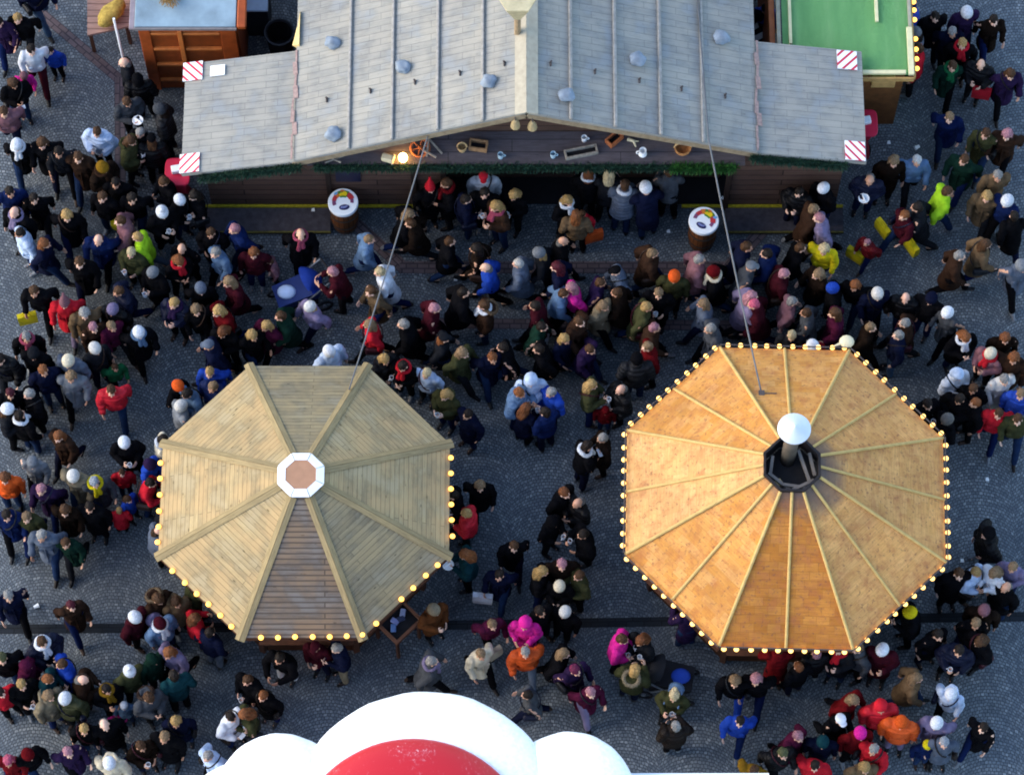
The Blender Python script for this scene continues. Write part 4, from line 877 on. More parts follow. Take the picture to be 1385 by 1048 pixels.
def body_mesh(pk):
    if ('body', pk) in CACHE: return CACHE['body', pk]
    P = POSES[pk]; mb = MB(); H = head_m(P); sl, sr = shoulders(P)
    hb = MB()
    hb.ball((-.012, 0, .03), (.094, .075, .1), 16); hb.ball((.02, 0, -.045), (.068, .058, .07), 16); hb.ball((.05, 0, -.092), (.028, .03, .026), 10)
    cap(hb, (.082, 0, .012), (.103, 0, -.026), .009, .015); hb.ball((.074, 0, .03), (.018, .05, .014), 10)
    for s in (-1, 1):
        hb.ball((.0, s*.077, -.012), (.022, .011, .034), 10); hb.ball((.066, s*.036, -.035), (.022, .022, .02), 8); hb.ball((.077, s*.031, .003), .0125, 8)
    hb.ball((.084, 0, -.063), (.011, .025, .006), 10); hb.ball((.082, 0, -.073), (.012, .021, .007), 10)
    bmesh.ops.transform(hb.bm, matrix=H, verts=hb.bm.verts)
    me = bpy.data.meshes.new('t'); hb.bm.to_mesh(me); hb.bm.free(); mb.bm.from_mesh(me); bpy.data.meshes.remove(me)
    hc = H @ V((-.02, 0, -.06)); cap(mb, V((P['ls'], 0, 1.42)), hc, .062, .056)
    torso(mb, [(0, .86, .08, .12), (0, .95, .1, .145), (P['ls']*.4, 1.12, .085, .12), (P['ls']*.8, 1.3, .105, .15), (P['ls'], 1.41, .085, .16), (P['ls'], 1.47, .05, .07)])
    for sh, e, w_, sg in ((sl, P['el'], P['wl'], 1), (sr, P['er'], P['wr'], -1)):
        chain(mb, [sh, e, w_], [.052, .04, .027]); d = (w_-e)
        n = V((.2, -sg, .1)) if abs(d.z) > d.length*.7 else V((0, -sg, -.25))
        if pk == 'h': n = V((0, -sg, .3))
        hand(mb, w_, d, n, P['grip'] == 'r' and sg < 0)
    for hp, k, a in ((V((0, .095, .9)), P['kl'], P['al']), (V((0, -.095, .9)), P['kr'], P['ar'])):
        chain(mb, [hp, k, a], [.085, .052, .038]); cap(mb, a+V((0, 0, -.03)), a+V((.13, 0, -.045)), .034, .026)
    eyes = [(H @ V((.088, s*.031, .003)), .0105, 1) for s in (-1, 1)]+[(H @ V((.094, 0, -.067)), .017, 2)]
    CACHE['body', pk] = m = vox(mb, 'body', .0058, 2, None, [M_skin, M_eye, M_lip], eyes); return m
def coat_mesh(pk, typ):
    """j jacket, q padded jacket, l long coat, p parka with its hood down"""
    if ('coat', pk, typ) in CACHE: return CACHE['coat', pk, typ]
    P = POSES[pk]; mb = MB(); sl, sr = shoulders(P); x1 = P['ls']; st = pk in 'wvb'
    f = 1.1 if typ in 'qp' else 1.0; sleeve = (.092*f, .078*f, .058*f)
    hem = .5 if typ == 'l' else .72 if typ == 'p' else .84
    k = .07 if st and hem < .7 else 0
    rg = [(0, hem, .16*f+k, .2*f), (0, hem+.02, .175*f+k, .215*f)]
    if typ in 'lp': rg.append((0, .9, .16*f, .2*f))
    rg += [(x1*.3, 1.05, .148*f, .185*f), (x1*.6, 1.2, .155*f, .2*f), (x1*.9, 1.34, .15*f, .212*f), (x1, 1.43, .115*f, .19*f), (x1, 1.48, .085, .115), (x1+.008, 1.53, .083, .09), (x1+.008, 1.545, .07, .075)]
    torso(mb, rg, 24)
    for sh, e, w_ in ((sl, P['el'], P['wl']), (sr, P['er'], P['wr'])):
        d = (w_-e); c = e+d*.96; chain(mb, [sh-V((0, 0, .02)), e, c], sleeve)
        cap(mb, c-d.normalized()*.03, c, .062*f, .062*f)
    if typ == 'p': mb.ball((x1-.12, 0, 1.45), (.085, .13, .075), 14); cap(mb, (x1-.07, -.11, 1.5), (x1-.17, -.05, 1.5), .04, .04); cap(mb, (x1-.07, .11, 1.5), (x1-.17, .05, 1.5), .04, .04); cap(mb, (x1-.17, -.05, 1.5), (x1-.17, .05, 1.5), .04, .04)
    for s in (-1, 1): mb.box((.145*f+x1*.3, s*.1, 1.0), (.03, .09, .11), None, .008)
    cap(mb, (.155*f+k, 0, hem+.04), (x1+.1, 0, 1.46), .012, .012)
    sd_ = ord(pk)*3+ord(typ)
    def disp(co, n):
        a = .016*mnoise.noise(co*5+V((sd_, 0, 0)))+.011*mnoise.noise(co*13+V((0, sd_, 0)))
        if typ == 'q': a += .008*math.cos(co.z*2*math.pi/.085)
        else: a += .013*mnoise.noise(V((co.x*4, co.y*4, co.z*16+sd_)))
        return co+n*a
    CACHE['coat', pk, typ] = m = vox(mb, 'coat', .0125, 2, disp, [M_quilt if typ == 'q' else M_coat]); return m
def trouser_mesh(pk):
    if ('tr', pk) in CACHE: return CACHE['tr', pk]
    P = POSES[pk]; mb = MB(); torso(mb, [(0, .82, .09, .14), (0, .92, .12, .17), (0, 1.02, .11, .155)])
    for hp, k, a in ((V((0, .095, .9)), P['kl'], P['al']), (V((0, -.095, .9)), P['kr'], P['ar'])): chain(mb, [hp, k, a+V((0, 0, .02))], [.105, .076, .062])
    def disp(co, n): return co+n*(.008*mnoise.noise(V((co.x*6, co.y*6, co.z*14))))
    CACHE['tr', pk] = m = vox(mb, 'trousers', .0125, 2, disp, [M_trouser]); return m
def shoe_mesh(pk, side):
    if ('sh', pk, side) in CACHE: return CACHE['sh', pk, side]
    P = POSES[pk]; a = P['al'] if side > 0 else P['ar']; mb = MB(); lift = 25 if a.x < -.2 else -8 if a.x > .25 else 0
    rot = Matrix.Rotation(R(lift), 3, 'Y'); T = lambda v: a+rot @ V(v)
    cap(mb, T((-.02, 0, .03)), T((-.025, 0, -.035)), .05, .045); cap(mb, T((-.03, 0, -.045)), T((.15, side*.01, -.05)), .042, .034); cap(mb, T((.02, 0, -.02)), T((.1, 0, -.045)), .042, .034)
    zmin = -(.083 if not lift else .1)
    CACHE['sh', pk, side] = m = vox(mb, 'shoe', .009, 1, lambda co, n: V((co.x, co.y, max(co.z, .004))), [M_leather]); return m
def head_mesh(kind):
    if ('hd', kind) in CACHE: return CACHE['hd', kind]
    mb = MB(); mat = M_hair; size = .009; amp = .007; fr = 26
    if kind in 'slbf':
        mb.ball((-.018, 0, .058), (.098, .086, .08), 16); mb.ball((-.05, 0, .0), (.07, .083, .1), 16)
        if kind in 'l': mb.ball((-.075, 0, -.12), (.052, .1, .15), 14); mb.ball((-.03, .075, -.075), (.04, .028, .13), 12); mb.ball((-.03, -.075, -.075), (.04, .028, .13), 12)
        if kind == 'b': mb.ball((-.1, 0, .085), .048, 12)
        if kind == 'f': mb.ball((-.05, 0, -.06), (.06, .085, .08), 12)
        def disp(co, n): return co+n*(1.6*amp*mnoise.noise(V((co.x*fr, co.y*fr*1.3, co.z*fr*.35)))+.014*mnoise.noise(co*9))
    elif kind in 'nu':
        mat = M_knit
        mb.loft([[V((-.014+r*1.08*math.cos(2*math.pi*k/24), r*.96*math.sin(2*math.pi*k/24), z)) for k in range(24)] for r, z in ((.09, .0), (.104, .005), (.108, .045), (.103, .055), (.1, .09), (.085, .125), (.055, .15), (.02, .16))])
        if kind == 'u': mb.ball((-.02, 0, .185), .042, 12)
        def disp(co, n): return co+n*(.003*math.cos(24*math.atan2(co.y, co.x+.014))+(.012*mnoise.noise(co*45) if co.z > .16 else 0))
    elif kind == 'c':
        mat = M_coat; mb.ball((-.015, 0, .07), (.106, .094, .062), 16); mb.ball((.09, 0, .05), (.055, .07, .012), 12)
        disp = None
    elif kind == 't':
        mat = M_knit; mb.loft([[V((-.014-t*.05+r*1.08*math.cos(2*math.pi*k/20), r*.96*math.sin(2*math.pi*k/20), z)) for k in range(20)] for r, z, t in ((.1, .0, 0), (.108, .02, 0), (.1, .06, 0), (.075, .15, .3), (.04, .25, .8), (.008, .32, 1.3))]); mb.ball((-.085, 0, .33), .03, 10)
        disp = None
    elif kind == 'h':
        mat = M_coat; mb.ball((-.03, 0, .03), (.115, .105, .12), 16); mb.ball((-.05, 0, -.08), (.09, .1, .1), 14)
        def disp(co, n): return co+n*.008*mnoise.noise(co*14)
    me = vox(mb, 'hair', size, 2, disp, [mat])
    CACHE['hd', kind] = me; return me
def fur_ring():
    if 'fur' in CACHE: return CACHE['fur']
    mb = MB(); random.seed(5); pts = [V((-.1+.115*math.cos(a), .13*math.sin(a), -.1+.05*math.cos(a))) for a in [2*math.pi*k/20 for k in range(21)]]
    mb.tube(pts, .034, 8, False)
    for i in range(900):
        a = random.uniform(0, 6.283); c = V((-.1+.115*math.cos(a), .13*math.sin(a), -.1+.05*math.cos(a))); d = V((random.gauss(0, 1), random.gauss(0, 1), random.gauss(.2, 1))).normalized(); s = d.cross(V((.3, .5, .8))).normalized()*.004
        mb.quad([c+d*.02-s, c+d*.02+s, c+d*random.uniform(.045, .07)+s*.2, c+d*.05-s*.2])
    me = bpy.data.meshes.new('fur_collar'); mb.bm.to_mesh(me); mb.bm.free(); me.materials.append(M_fur); CACHE['fur'] = me; return me
def scarf_mesh(pk):
    if ('scarf', pk) in CACHE: return CACHE['scarf', pk]
    P = POSES[pk]; x = P['ls']; mb = MB(); pts = [V((x+.01+.1*math.cos(a), .11*math.sin(a), 1.5+.02*math.sin(a*2+1)-.02*math.cos(a))) for a in [2*math.pi*k/18 for k in range(19)]]
    for a, b in zip(pts, pts[1:]): cap(mb, a, b, .042, .042)
    cap(mb, (x+.11, .03, 1.47), (x*.6+.175, .06, 1.22), .035, .045); cap(mb, (x+.11, -.02, 1.47), (x*.6+.175, -.03, 1.3), .035, .042)
    CACHE['scarf', pk] = m = vox(mb, 'scarf', .012, 1, lambda co, n: co+n*.008*mnoise.noise(co*17), [M_knit]); return m
def pack_mesh(pk):
    if ('pack', pk) in CACHE: return CACHE['pack', pk]
    P = POSES[pk]; x = P['ls']; mb = MB(); mb.ball((x*.8-.235, 0, 1.2), (.1, .15, .22), 14); mb.box((x*.8-.2, 0, 1.18), (.1, .26, .36), None, .03); mb.box((x*.8-.31, 0, 1.1), (.06, .2, .16), None, .02)
    for s in (-1, 1): cap(mb, (x*.9-.12, s*.11, 1.46), (x*.9+.14, s*.13, 1.32), .018, .018)
    CACHE['pack', pk] = m = vox(mb, 'backpack', .013, 1, lambda co, n: co+n*.006*mnoise.noise(co*15), [M_quilt]); return m
def sling_mesh(pk):
    if ('sling', pk) in CACHE: return CACHE['sling', pk]
    P = POSES[pk]; x = P['ls']; mb = MB(); pts = []
    for k in range(17):
        a = 2*math.pi*k/16; up = math.cos(a); pts.append(V((x*(.5+.5*up)+.185*math.sin(a), -.15*up, 1.22+.27*up)))
    for p, q in zip(pts, pts[1:]): cap(mb, p, q, .016, .016, 6)
    mb.box((.02, .25, .93), (.3, .1, .22), None, .03)
    CACHE['sling', pk] = m = vox(mb, 'shoulder_bag', .013, 1, lambda co, n: co+n*.006*mnoise.noise(co*15), [M_leather]); return m
def simple(key, fn):
    if key not in CACHE:
        mb = MB(); mats = fn(mb); me = bpy.data.meshes.new(key); bmesh.ops.recalc_face_normals(mb.bm, faces=mb.bm.faces); mb.bm.to_mesh(me); mb.bm.free()
        for m in mats: me.materials.append(m)
        CACHE[key] = me
    return CACHE[key]
def mug_fn(mb):
    mb.lathe((0, 0, -.05), [(.001, 0), (.036, 0), (.04, .1), (.035, .1), (.033, .012), (.001, .012)], 14, False); mb.tube([V((0, -.038-.028*math.sin(a), -.002+.03*math.cos(a))) for a in [k*math.pi/6 for k in range(7)]], .006, 6); return [M_leather]
def bag_fn(mb):
    mb.loft([[V((.045*sx*k1_, .17*sy*k2_, z)) for sx, sy in ((-1, -1), (1, -1), (1, 1), (-1, 1))] for z, k1_, k2_ in ((-.38, .9, .85), (-.36, 1.3, .95), (-.2, 1.5, 1), (-.06, 1.0, 1))])
    for s in (-1, 1): mb.tube([V((s*.04, -.08, -.07)), V((s*.02, -.05, 0)), V((s*.02, .05, 0)), V((s*.04, .08, -.07))], .008, 6)
    return [M_quilt]
def plate_fn(mb): mb.lathe((0, 0, 0), [(.001, 0), (.07, 0), (.1, .02), (.095, .024), (.06, .008), (.001, .008)], 18, False); mb.box((.0, 0, .03), (.15, .035, .035), Matrix.Rotation(.5, 3, 'Z'), .012); return [M_white]
def phone_fn(mb): mb.box((0, 0, 0), (.075, .15, .009), Matrix.Rotation(.2, 3, 'Y'), .003); return [M_leather]

# ------------------------------------------------------------------ colours and words
COL = dict(black='#15151a', navy='#1a2140', charcoal='#2b2d33', grey='#62666d', lgrey='#a5abb3', white='#dfe3ea', brown='#4a3428', dbrown='#2c2019', tan='#8f7558', beige='#b5a588', cream='#d8ccb2',
 red='#c22330', dred='#8a1a22', maroon='#571c2a', pink='#d0607c', hotpink='#d62a92', blue='#2547a8', dblue='#1c2f66', sky='#7fa3cf', pale='#b9cbe6', yellow='#d8c41e', mustard='#b88a2a', orange='#d95a25', violet='#3d2a55', lilac='#a99bc4', green='#2f8a56', dgreen='#1e4034', lime='#9fce2a', olive='#585a3a', teal='#1f4f58', jeans='#2d4570', ljeans='#5a7ca6',
 blond='#b8955e', lblond='#d0bb90', ginger='#7a4a2c', hbrown='#553a25', hdark='#241b16', hgrey='#9b9894', hwhite='#d3d0ca', copper='#8a5430', rose='#b5808a', plum='#6a2347', steel='#7d8aa0')
WORD = dict(lgrey='light grey', dbrown='dark brown', dred='dark red', hotpink='hot pink', dblue='dark blue', sky='sky blue', pale='pale blue', dgreen='dark green', lime='lime green', ljeans='light denim', jeans='denim', lblond='pale blond', hbrown='brown', hdark='dark', hgrey='grey', hwhite='white', copper='copper', rose='dusty pink', plum='plum', steel='steel blue')
def wd(c): return WORD.get(c, c)
CT = dict(j='jacket', q='padded jacket', l='long coat', p='hooded parka')
HT = dict(s='short {} hair', l='long {} hair', b='{} hair in a bun', n='{} beanie', u='{} bobble hat', f='{} hair over fur collar', h='{} hood up', c='flat {} cap', t='pointed {} hat', x='bald head')
BRIGHT = {'white', 'pale', 'cream', 'hwhite', 'lime', 'hotpink', 'orange', 'red', 'yellow', 'blue'}
def rgba(c, j=0, k=None): return hexc(COL[c], (1+j)*(k or (.8 if c in BRIGHT else .4)))
import re
# ================================================================== PEOPLE: who stands where
# head in the photograph (x y) | facing | pose | coat colour.cut | head.colour | extras: t trousers, S scarf, B bag, K backpack, M mug, L plate, H phone, F fur, C child
CROWD = '''
45 -26 300 w navy.j s.hbrown tljeans
27 17 250 v black.j s.blond
5 22 270 w violet.l s.hdark
40 62 270 v white.j s.hdark tmaroon
28 97 280 w hotpink.j n.rose C
71 66 270 s blue.j s.hdark C
17 112 300 h black.j l.hbrown tjeans Hwhite
5 140 280 w rose.j s.hbrown
21 186 270 w black.l n.white Swhite
57 186 260 v black.l l.hbrown
84 200 270 w charcoal.j s.hdark
105 206 265 v brown.l s.hbrown
131 172 250 m pale.q s.hbrown Mwhite tblack
170 88 200 s charcoal.j x.skin
189 106 90 s black.q h.black
173 131 300 h grey.j s.hbrown Lwhite
189 176 250 m black.l s.hgrey Mwhite
168 192 350 m olive.p l.hbrown Mwhite
203 196 90 s black.q c.black
138 224 320 h dbrown.j n.mustard Sbrown Lwhite
160 246 270 s black.j s.hdark
232 244 210 h black.j s.hbrown
223 152 180 s charcoal.q n.grey
11 253 275 w dblue.l s.hdark
49 266 265 v black.l s.hdark
20 289 250 s black.j x.skin Slilac
33 316 200 s pale.j s.hdark
56 326 350 w navy.l l.copper
87 284 270 v black.l l.blond
132 312 255 w dblue.l x.skin
108 348 260 v black.l s.hbrown
167 295 200 w rose.j s.hbrown
177 338 250 m olive.j s.lblond Mwhite tblack
196 320 180 v lime.j s.blond tsteel
216 280 300 m black.l u.white Mwhite
178 258 270 v black.j s.hdark tjeans Byellow
140 262 250 s black.j s.hbrown tjeans
237 262 320 m black.j n.white Mwhite
257 264 200 m black.j l.hdark Mwhite
237 346 300 h black.j l.copper Sred
250 333 260 m black.l x.skin
207 370 240 m black.l n.lgrey Mwhite
168 384 220 w navy.q s.hbrown
50 384 260 v black.j s.hbrown Byellow
83 402 270 w red.l t.rose tlilac
112 414 280 w tan.l l.hgrey
128 436 300 v brown.l s.rose
152 412 250 s black.q n.lilac
147 436 310 w plum.j s.tan
181 440 290 v black.l n.white Ssky
234 406 240 m navy.q s.blond Sviolet
266 386 280 w black.l n.steel
270 415 270 v black.j l.tan
285 312 260 m black.l s.hbrown
298 338 230 w sky.j s.hgrey
323 306 200 v dblue.j s.rose
340 340 260 s maroon.j l.copper
318 380 220 w maroon.l l.tan
304 418 230 v dred.j l.blond
311 448 250 h black.j l.ginger
333 444 300 w black.l l.blond
289 470 180 v navy.l c.steel
32 452 280 s black.j s.hgrey Spink
5 482 260 v black.q s.hdark
45 474 265 w black.l n.charcoal
98 478 250 w steel.l n.cream
126 474 300 s charcoal.j n.hwhite
148 492 290 v green.j s.hbrown C
60 500 280 s navy.j s.copper
91 504 280 w lgrey.l l.tan
287 500 250 w blue.j s.blond
233 521 320 m black.j n.orange Mwhite
263 523 220 h sky.j s.hdark Lwhite
401 314 280 w black.l x.hgrey Spink
370 350 200 s rose.j s.hbrown C
462 366 180 l maroon.j s.rose
488 322 0 w sky.l s.tan
541 288 0 v black.l l.tan
566 300 180 w dbrown.l s.hbrown
526 366 180 w white.l s.lblond
512 394 200 v tan.l s.hbrown
420 410 210 v lilac.j n.hwhite
388 424 190 w dgreen.l s.hbrown
359 436 230 v plum.l l.blond
502 438 180 w red.j l.tan
446 470 300 s pale.j n.white
514 484 300 m black.q l.blond Mwhite
546 486 250 h black.j s.hdark Sred
577 496 250 s pale.j s.lblond
579 414 0 v maroon.l s.rose
558 438 180 w black.l s.hgrey
596 456 350 v charcoal.l c.charcoal
655 412 180 s brown.p f.hbrown Swhite Ftan
617 398 0 w black.l s.hdark
664 360 180 v blue.j x.rose
604 328 0 w black.l s.hbrown
649 340 180 v dbrown.l l.hdark
629 266 20 m navy.j s.hdark tjeans
680 276 230 m brown.j l.blond Spink tjeans
692 264 240 h black.j l.blond Lwhite
656 258 270 m black.l s.hdark Mwhite
620 472 320 w olive.l l.tan
657 474 300 v navy.l s.copper
688 470 180 w black.l s.hdark
582 246 290 s black.l t.red
600 250 200 m black.l s.hbrown Sdred
656 236 270 s white.q c.red
764 266 300 m black.j l.blond Swhite
787 286 250 s red.j s.hbrown C tsky
795 242 90 l black.j l.ginger Swhite
819 243 90 l charcoal.j l.lblond
784 290 90 s tan.j l.copper Borange
842 262 90 l steel.q s.hbrown Swhite tjeans
880 264 110 l navy.l n.white
908 240 90 l grey.j s.hbrown
757 330 0 w black.j x.rose
745 346 180 v charcoal.j n.lgrey
706 358 180 w steel.l s.hwhite
878 340 0 v brown.l s.tan
761 362 180 w navy.l l.maroon
772 384 190 v hotpink.j l.rose
803 386 0 w violet.l s.hbrown
845 368 180 v steel.l c.black
911 372 270 s olive.j n.orange
893 392 260 m black.l s.tan Mwhite
943 350 0 w rose.l s.hgrey
969 366 180 v black.l n.dred Scream
1006 364 0 w grey.l c.lgrey
734 410 180 w maroon.l s.hdark Bwhite
753 396 0 v sky.j s.hbrown
812 410 330 w beige.l l.tan
843 400 180 v dbrown.l s.hbrown
866 416 0 w olive.l s.blond
781 430 320 v brown.l s.hbrown
955 412 180 w steel.l l.tan
972 440 200 v grey.l s.hgrey
1012 398 0 w lilac.l l.rose
1032 414 180 v maroon.l s.pink
881 444 0 w brown.j s.rose
764 454 310 w navy.l l.blond Bwhite
790 462 320 v violet.l s.hbrown
885 470 200 s dred.j s.tan
861 490 90 s charcoal.q n.black
721 513 270 h pale.j h.pale
723 440 0 w dgreen.l s.hdark
742 466 180 v black.l s.hdark
1001 336 0 w navy.l s.hbrown
1040 340 180 v dblue.j s.hdark
1078 254 250 m black.q s.hdark
1120 252 220 h black.j n.white
1098 284 0 w brown.l s.tan
1118 296 180 v lilac.j s.rose
1116 326 250 w yellow.j l.lblond
1072 334 0 v black.l s.hbrown
1108 366 200 w dbrown.l l.tan
1134 388 180 s black.l n.blue
1162 376 250 v black.j l.copper
1184 392 270 w navy.l n.hwhite
1228 288 215 w maroon.j s.copper tjeans
1181 324 220 v dred.q s.rose C Byellow
1272 256 0 w lime.j s.hbrown
1250 280 180 v charcoal.l s.hdark
1338 258 250 w tan.l l.blond
1366 268 230 v dblue.j n.white tblack
1295 348 0 w brown.l s.hgrey
1330 330 10 v tan.l l.hbrown
1383 352 280 w steel.l n.lgrey
1231 400 250 s black.q x.skin
1258 404 240 s black.j n.navy
1290 424 220 w grey.l n.white
1226 432 180 v brown.l s.hgrey
1299 446 290 h black.l l.copper Swhite
1341 470 230 m rose.j n.cream Sred
1362 450 260 s dbrown.l l.ginger
1374 478 250 w brown.l l.copper
1357 508 280 v hwhite.l s.hgrey
1291 508 300 h white.j h.pale
1322 520 250 m black.j s.hbrown tdblue
1066 408 0 w rose.j s.hgrey
1096 420 180 v grey.l s.hbrown
1133 424 180 w plum.l l.hbrown
1174 446 350 v dbrown.l s.tan
1215 458 180 s navy.j s.hgrey tljeans
1076 452 270 h charcoal.j s.lblond
1091 461 280 h dred.j n.white
1050 368 0 v maroon.j s.rose
1036 6 270 s blue.q s.hdark
1012 8 270 s black.j s.tan
1260 14 270 w black.l s.hdark
1243 12 180 s blue.q n.dblue
1244 44 180 m lgrey.q n.lgrey Mwhite
1242 70 180 s red.j s.hbrown
1288 36 265 w navy.l s.hgrey
1309 8 280 v violet.l n.white
1306 56 260 s black.l s.blond Sred
1328 82 250 m black.q x.skin Bred
1284 84 275 w dgreen.l s.hbrown Sgreen
1290 148 255 v dblue.l s.tan tjeans
1344 22 270 w dbrown.l s.hdark
1364 92 280 v violet.l l.hbrown
1336 174 250 w olive.l s.hbrown
1366 172 260 v brown.l l.rose
1310 208 240 w dgreen.l s.hbrown
1238 214 265 v sky.j s.hwhite
1204 216 270 s dbrown.l l.tan
1175 234 250 h navy.q x.skin Lwhite
1350 232 270 w tan.j s.hgrey
1378 300 90 v black.l s.hdark
12 526 270 s black.j s.maroon
40 534 220 m black.l s.hgrey Mwhite
4 556 350 m charcoal.j n.white Mwhite
30 564 60 s black.j s.hdark Swhite tjeans
150 522 270 w red.q s.hbrown tjeans
172 596 270 m black.l n.white Mwhite
215 598 350 h cream.j s.hdark Swhite
199 626 340 h blue.j n.violet
194 648 350 l red.j s.hdark
163 640 280 s red.j s.hbrown C
172 672 330 s blue.j l.hbrown C
158 690 90 s red.l s.blond C
207 693 10 l charcoal.j n.white
204 719 20 h steel.q x.skin tblack
40 620 270 w lgrey.l n.lgrey
3 642 270 s orange.j l.ginger
82 586 250 w brown.l l.copper
104 634 270 v beige.l n.hwhite
127 640 280 w grey.l s.lgrey Syellow
64 654 250 v violet.l s.rose
28 690 270 w olive.l s.tan
87 682 260 v dbrown.l l.hbrown
95 724 270 w dgreen.l s.hbrown
123 684 255 s black.l s.hdark
60 716 265 v steel.l s.hgrey
12 686 280 w dblue.l s.hdark
240 546 20 m lgrey.j n.hwhite Mwhite
284 506 230 s dblue.q s.tan
604 532 240 m olive.p l.blond Mwhite
634 560 215 s navy.l s.hdark tjeans
648 650 270 w black.l l.tan
633 692 170 m red.q s.blond Mwhite
632 752 190 h teal.j l.copper Lwhite
616 668 180 s black.j s.hdark
693 730 270 w black.l s.hbrown
676 772 265 v navy.l s.hdark Bwhite
700 528 330 m sky.q s.copper
744 528 220 m blue.j s.hgrey Mwhite
706 551 60 h navy.l l.ginger
740 560 120 m dblue.j s.hdark
801 526 350 m olive.j l.blond Mwhite
836 526 200 m black.q x.rose
820 548 260 s dred.j n.dred C
786 611 30 h black.j s.hdark Swhite Hwhite
817 596 190 m dbrown.l s.hgrey
759 665 320 s black.j s.ginger
778 676 220 h black.q x.hwhite
742 704 330 m black.j n.black Mwhite
796 716 200 m black.l s.hdark Mwhite
757 757 270 s dbrown.j s.rose
729 776 340 m black.j l.blond Mwhite
754 784 250 h black.l n.cream
783 782 210 m olive.j s.hbrown Mwhite
1252 540 300 m black.j s.hdark Mwhite
1279 566 200 m black.j n.hgrey Mwhite
1304 534 230 h black.l s.hdark
1344 552 265 w red.j s.hbrown tdblue
1320 546 180 s black.j s.copper
1380 530 250 s blue.q s.tan
1382 562 260 v olive.j s.hbrown
1342 720 200 p black.q h.black tjeans
1322 770 330 m pale.j s.blond Mwhite
1352 770 220 h white.j l.tan
1374 762 250 m lilac.j s.tan
1294 776 270 s black.l s.hbrown
1362 790 230 s black.l x.skin
10 802 280 w navy.l s.hgrey
92 818 300 v brown.l s.maroon
54 866 300 m navy.q s.hbrown Swhite
36 900 340 m plum.j n.plum
60 912 350 h teal.j s.copper
82 898 200 s blue.j s.hbrown
177 829 320 s maroon.j n.white
216 834 300 s sky.q n.maroon Swhite Klilac
209 803 310 h brown.p f.hbrown Ftan
238 814 300 s tan.p l.hbrown
261 832 30 m red.j l.ginger
250 798 40 l olive.j c.hbrown
282 862 60 s navy.j s.hdark tsteel
236 876 240 w lilac.j l.copper
203 894 320 s dgreen.j n.dgreen
234 920 110 s teal.j s.hdark tblack
170 908 300 s olive.j u.white
108 914 0 h brown.l x.rose
144 930 290 m black.j s.hdark Smustard
165 951 270 s sky.j n.white Bhotpink C
198 936 310 h grey.p f.hbrown Fbrown
4 886 280 w black.j s.olive
3 930 300 s red.j s.hdark
28 926 290 m black.l s.blond Mwhite
64 944 310 s beige.p l.tan
90 944 250 s olive.q n.white
112 978 280 s black.j s.blond
146 978 290 s black.l x.rose
241 968 270 s navy.l l.blond
221 996 260 s black.l s.tan
188 1004 290 m dbrown.l s.hbrown Mwhite
151 1022 270 w cream.p n.white
34 1012 300 w black.j n.dred
92 1010 310 v violet.l s.rose
12 1024 280 w dred.l l.pink
309 968 330 m white.j s.hdark Hwhite
336 963 210 h olive.j l.copper
345 924 240 m black.l s.hbrown Mwhite
290 1020 230 w pale.l s.hgrey
381 880 245 l black.j s.hdark twhite
431 874 260 m maroon.j c.maroon
459 880 200 h navy.j s.hgrey tbeige
354 932 250 s black.l s.copper
583 821 310 m copper.l n.beige
576 892 0 w grey.l s.hgrey Slilac
649 876 300 w cream.l s.tan Bcream
661 834 290 v plum.j s.tan
714 840 270 m hotpink.l h.hotpink
713 878 265 w orange.q s.hgrey tsteel
733 826 300 s black.j s.hdark
758 826 250 s black.j n.hwhite
755 888 0 v black.l l.tan
772 894 310 w violet.l s.plum
792 926 300 v plum.l s.rose tlilac
718 936 180 w grey.l s.hdark
834 862 340 m hotpink.j s.hbrown Mwhite
870 860 230 h charcoal.j l.ginger Mwhite
854 903 60 m olive.p f.blond Fbeige Mwhite
909 936 260 m olive.j b.lblond Ksky
914 982 100 m dbrown.q s.hgrey Mwhite
1001 914 260 w black.j l.tan tblue
1027 914 260 v black.j l.rose
1000 968 250 w blue.j s.hdark tdblue
931 832 110 l violet.l s.hdark
1022 1032 250 w mustard.j s.hbrown
1100 884 100 s black.q s.rose
1148 880 240 m charcoal.l x.skin Sred
1168 878 200 s grey.j s.tan
1191 880 260 m maroon.l n.white
1056 890 90 l dred.l s.hbrown
1082 896 120 s black.j s.ginger
1240 828 190 h black.j n.yellow
1262 852 300 s black.l s.hdark
1295 872 250 m navy.q s.hdark Mwhite
1328 856 220 h black.l l.hbrown
1318 838 270 m black.j s.tan
1334 822 260 s dbrown.l n.rose
1232 916 0 w tan.l l.tan
1292 930 250 w pale.p n.white
1146 936 320 w dred.l l.tan
1196 956 270 s red.q h.red
1222 976 250 s orange.q n.orange tlilac
1134 966 300 v black.l c.white
1160 994 280 s dred.j n.hotpink
1178 1014 230 w red.j s.hgrey
1274 972 250 v lilac.l n.white
1254 1006 280 s dblue.j n.yellow C
1330 980 240 v black.l s.hdark
1074 992 320 w plum.l s.rose
1114 996 270 s navy.j n.teal
1104 1022 260 w red.j s.hdark
1170 1028 270 s tan.j l.blond
1054 1012 300 v black.q s.olive
1280 996 260 s steel.l s.lgrey
'''
class P_: pass
people = []
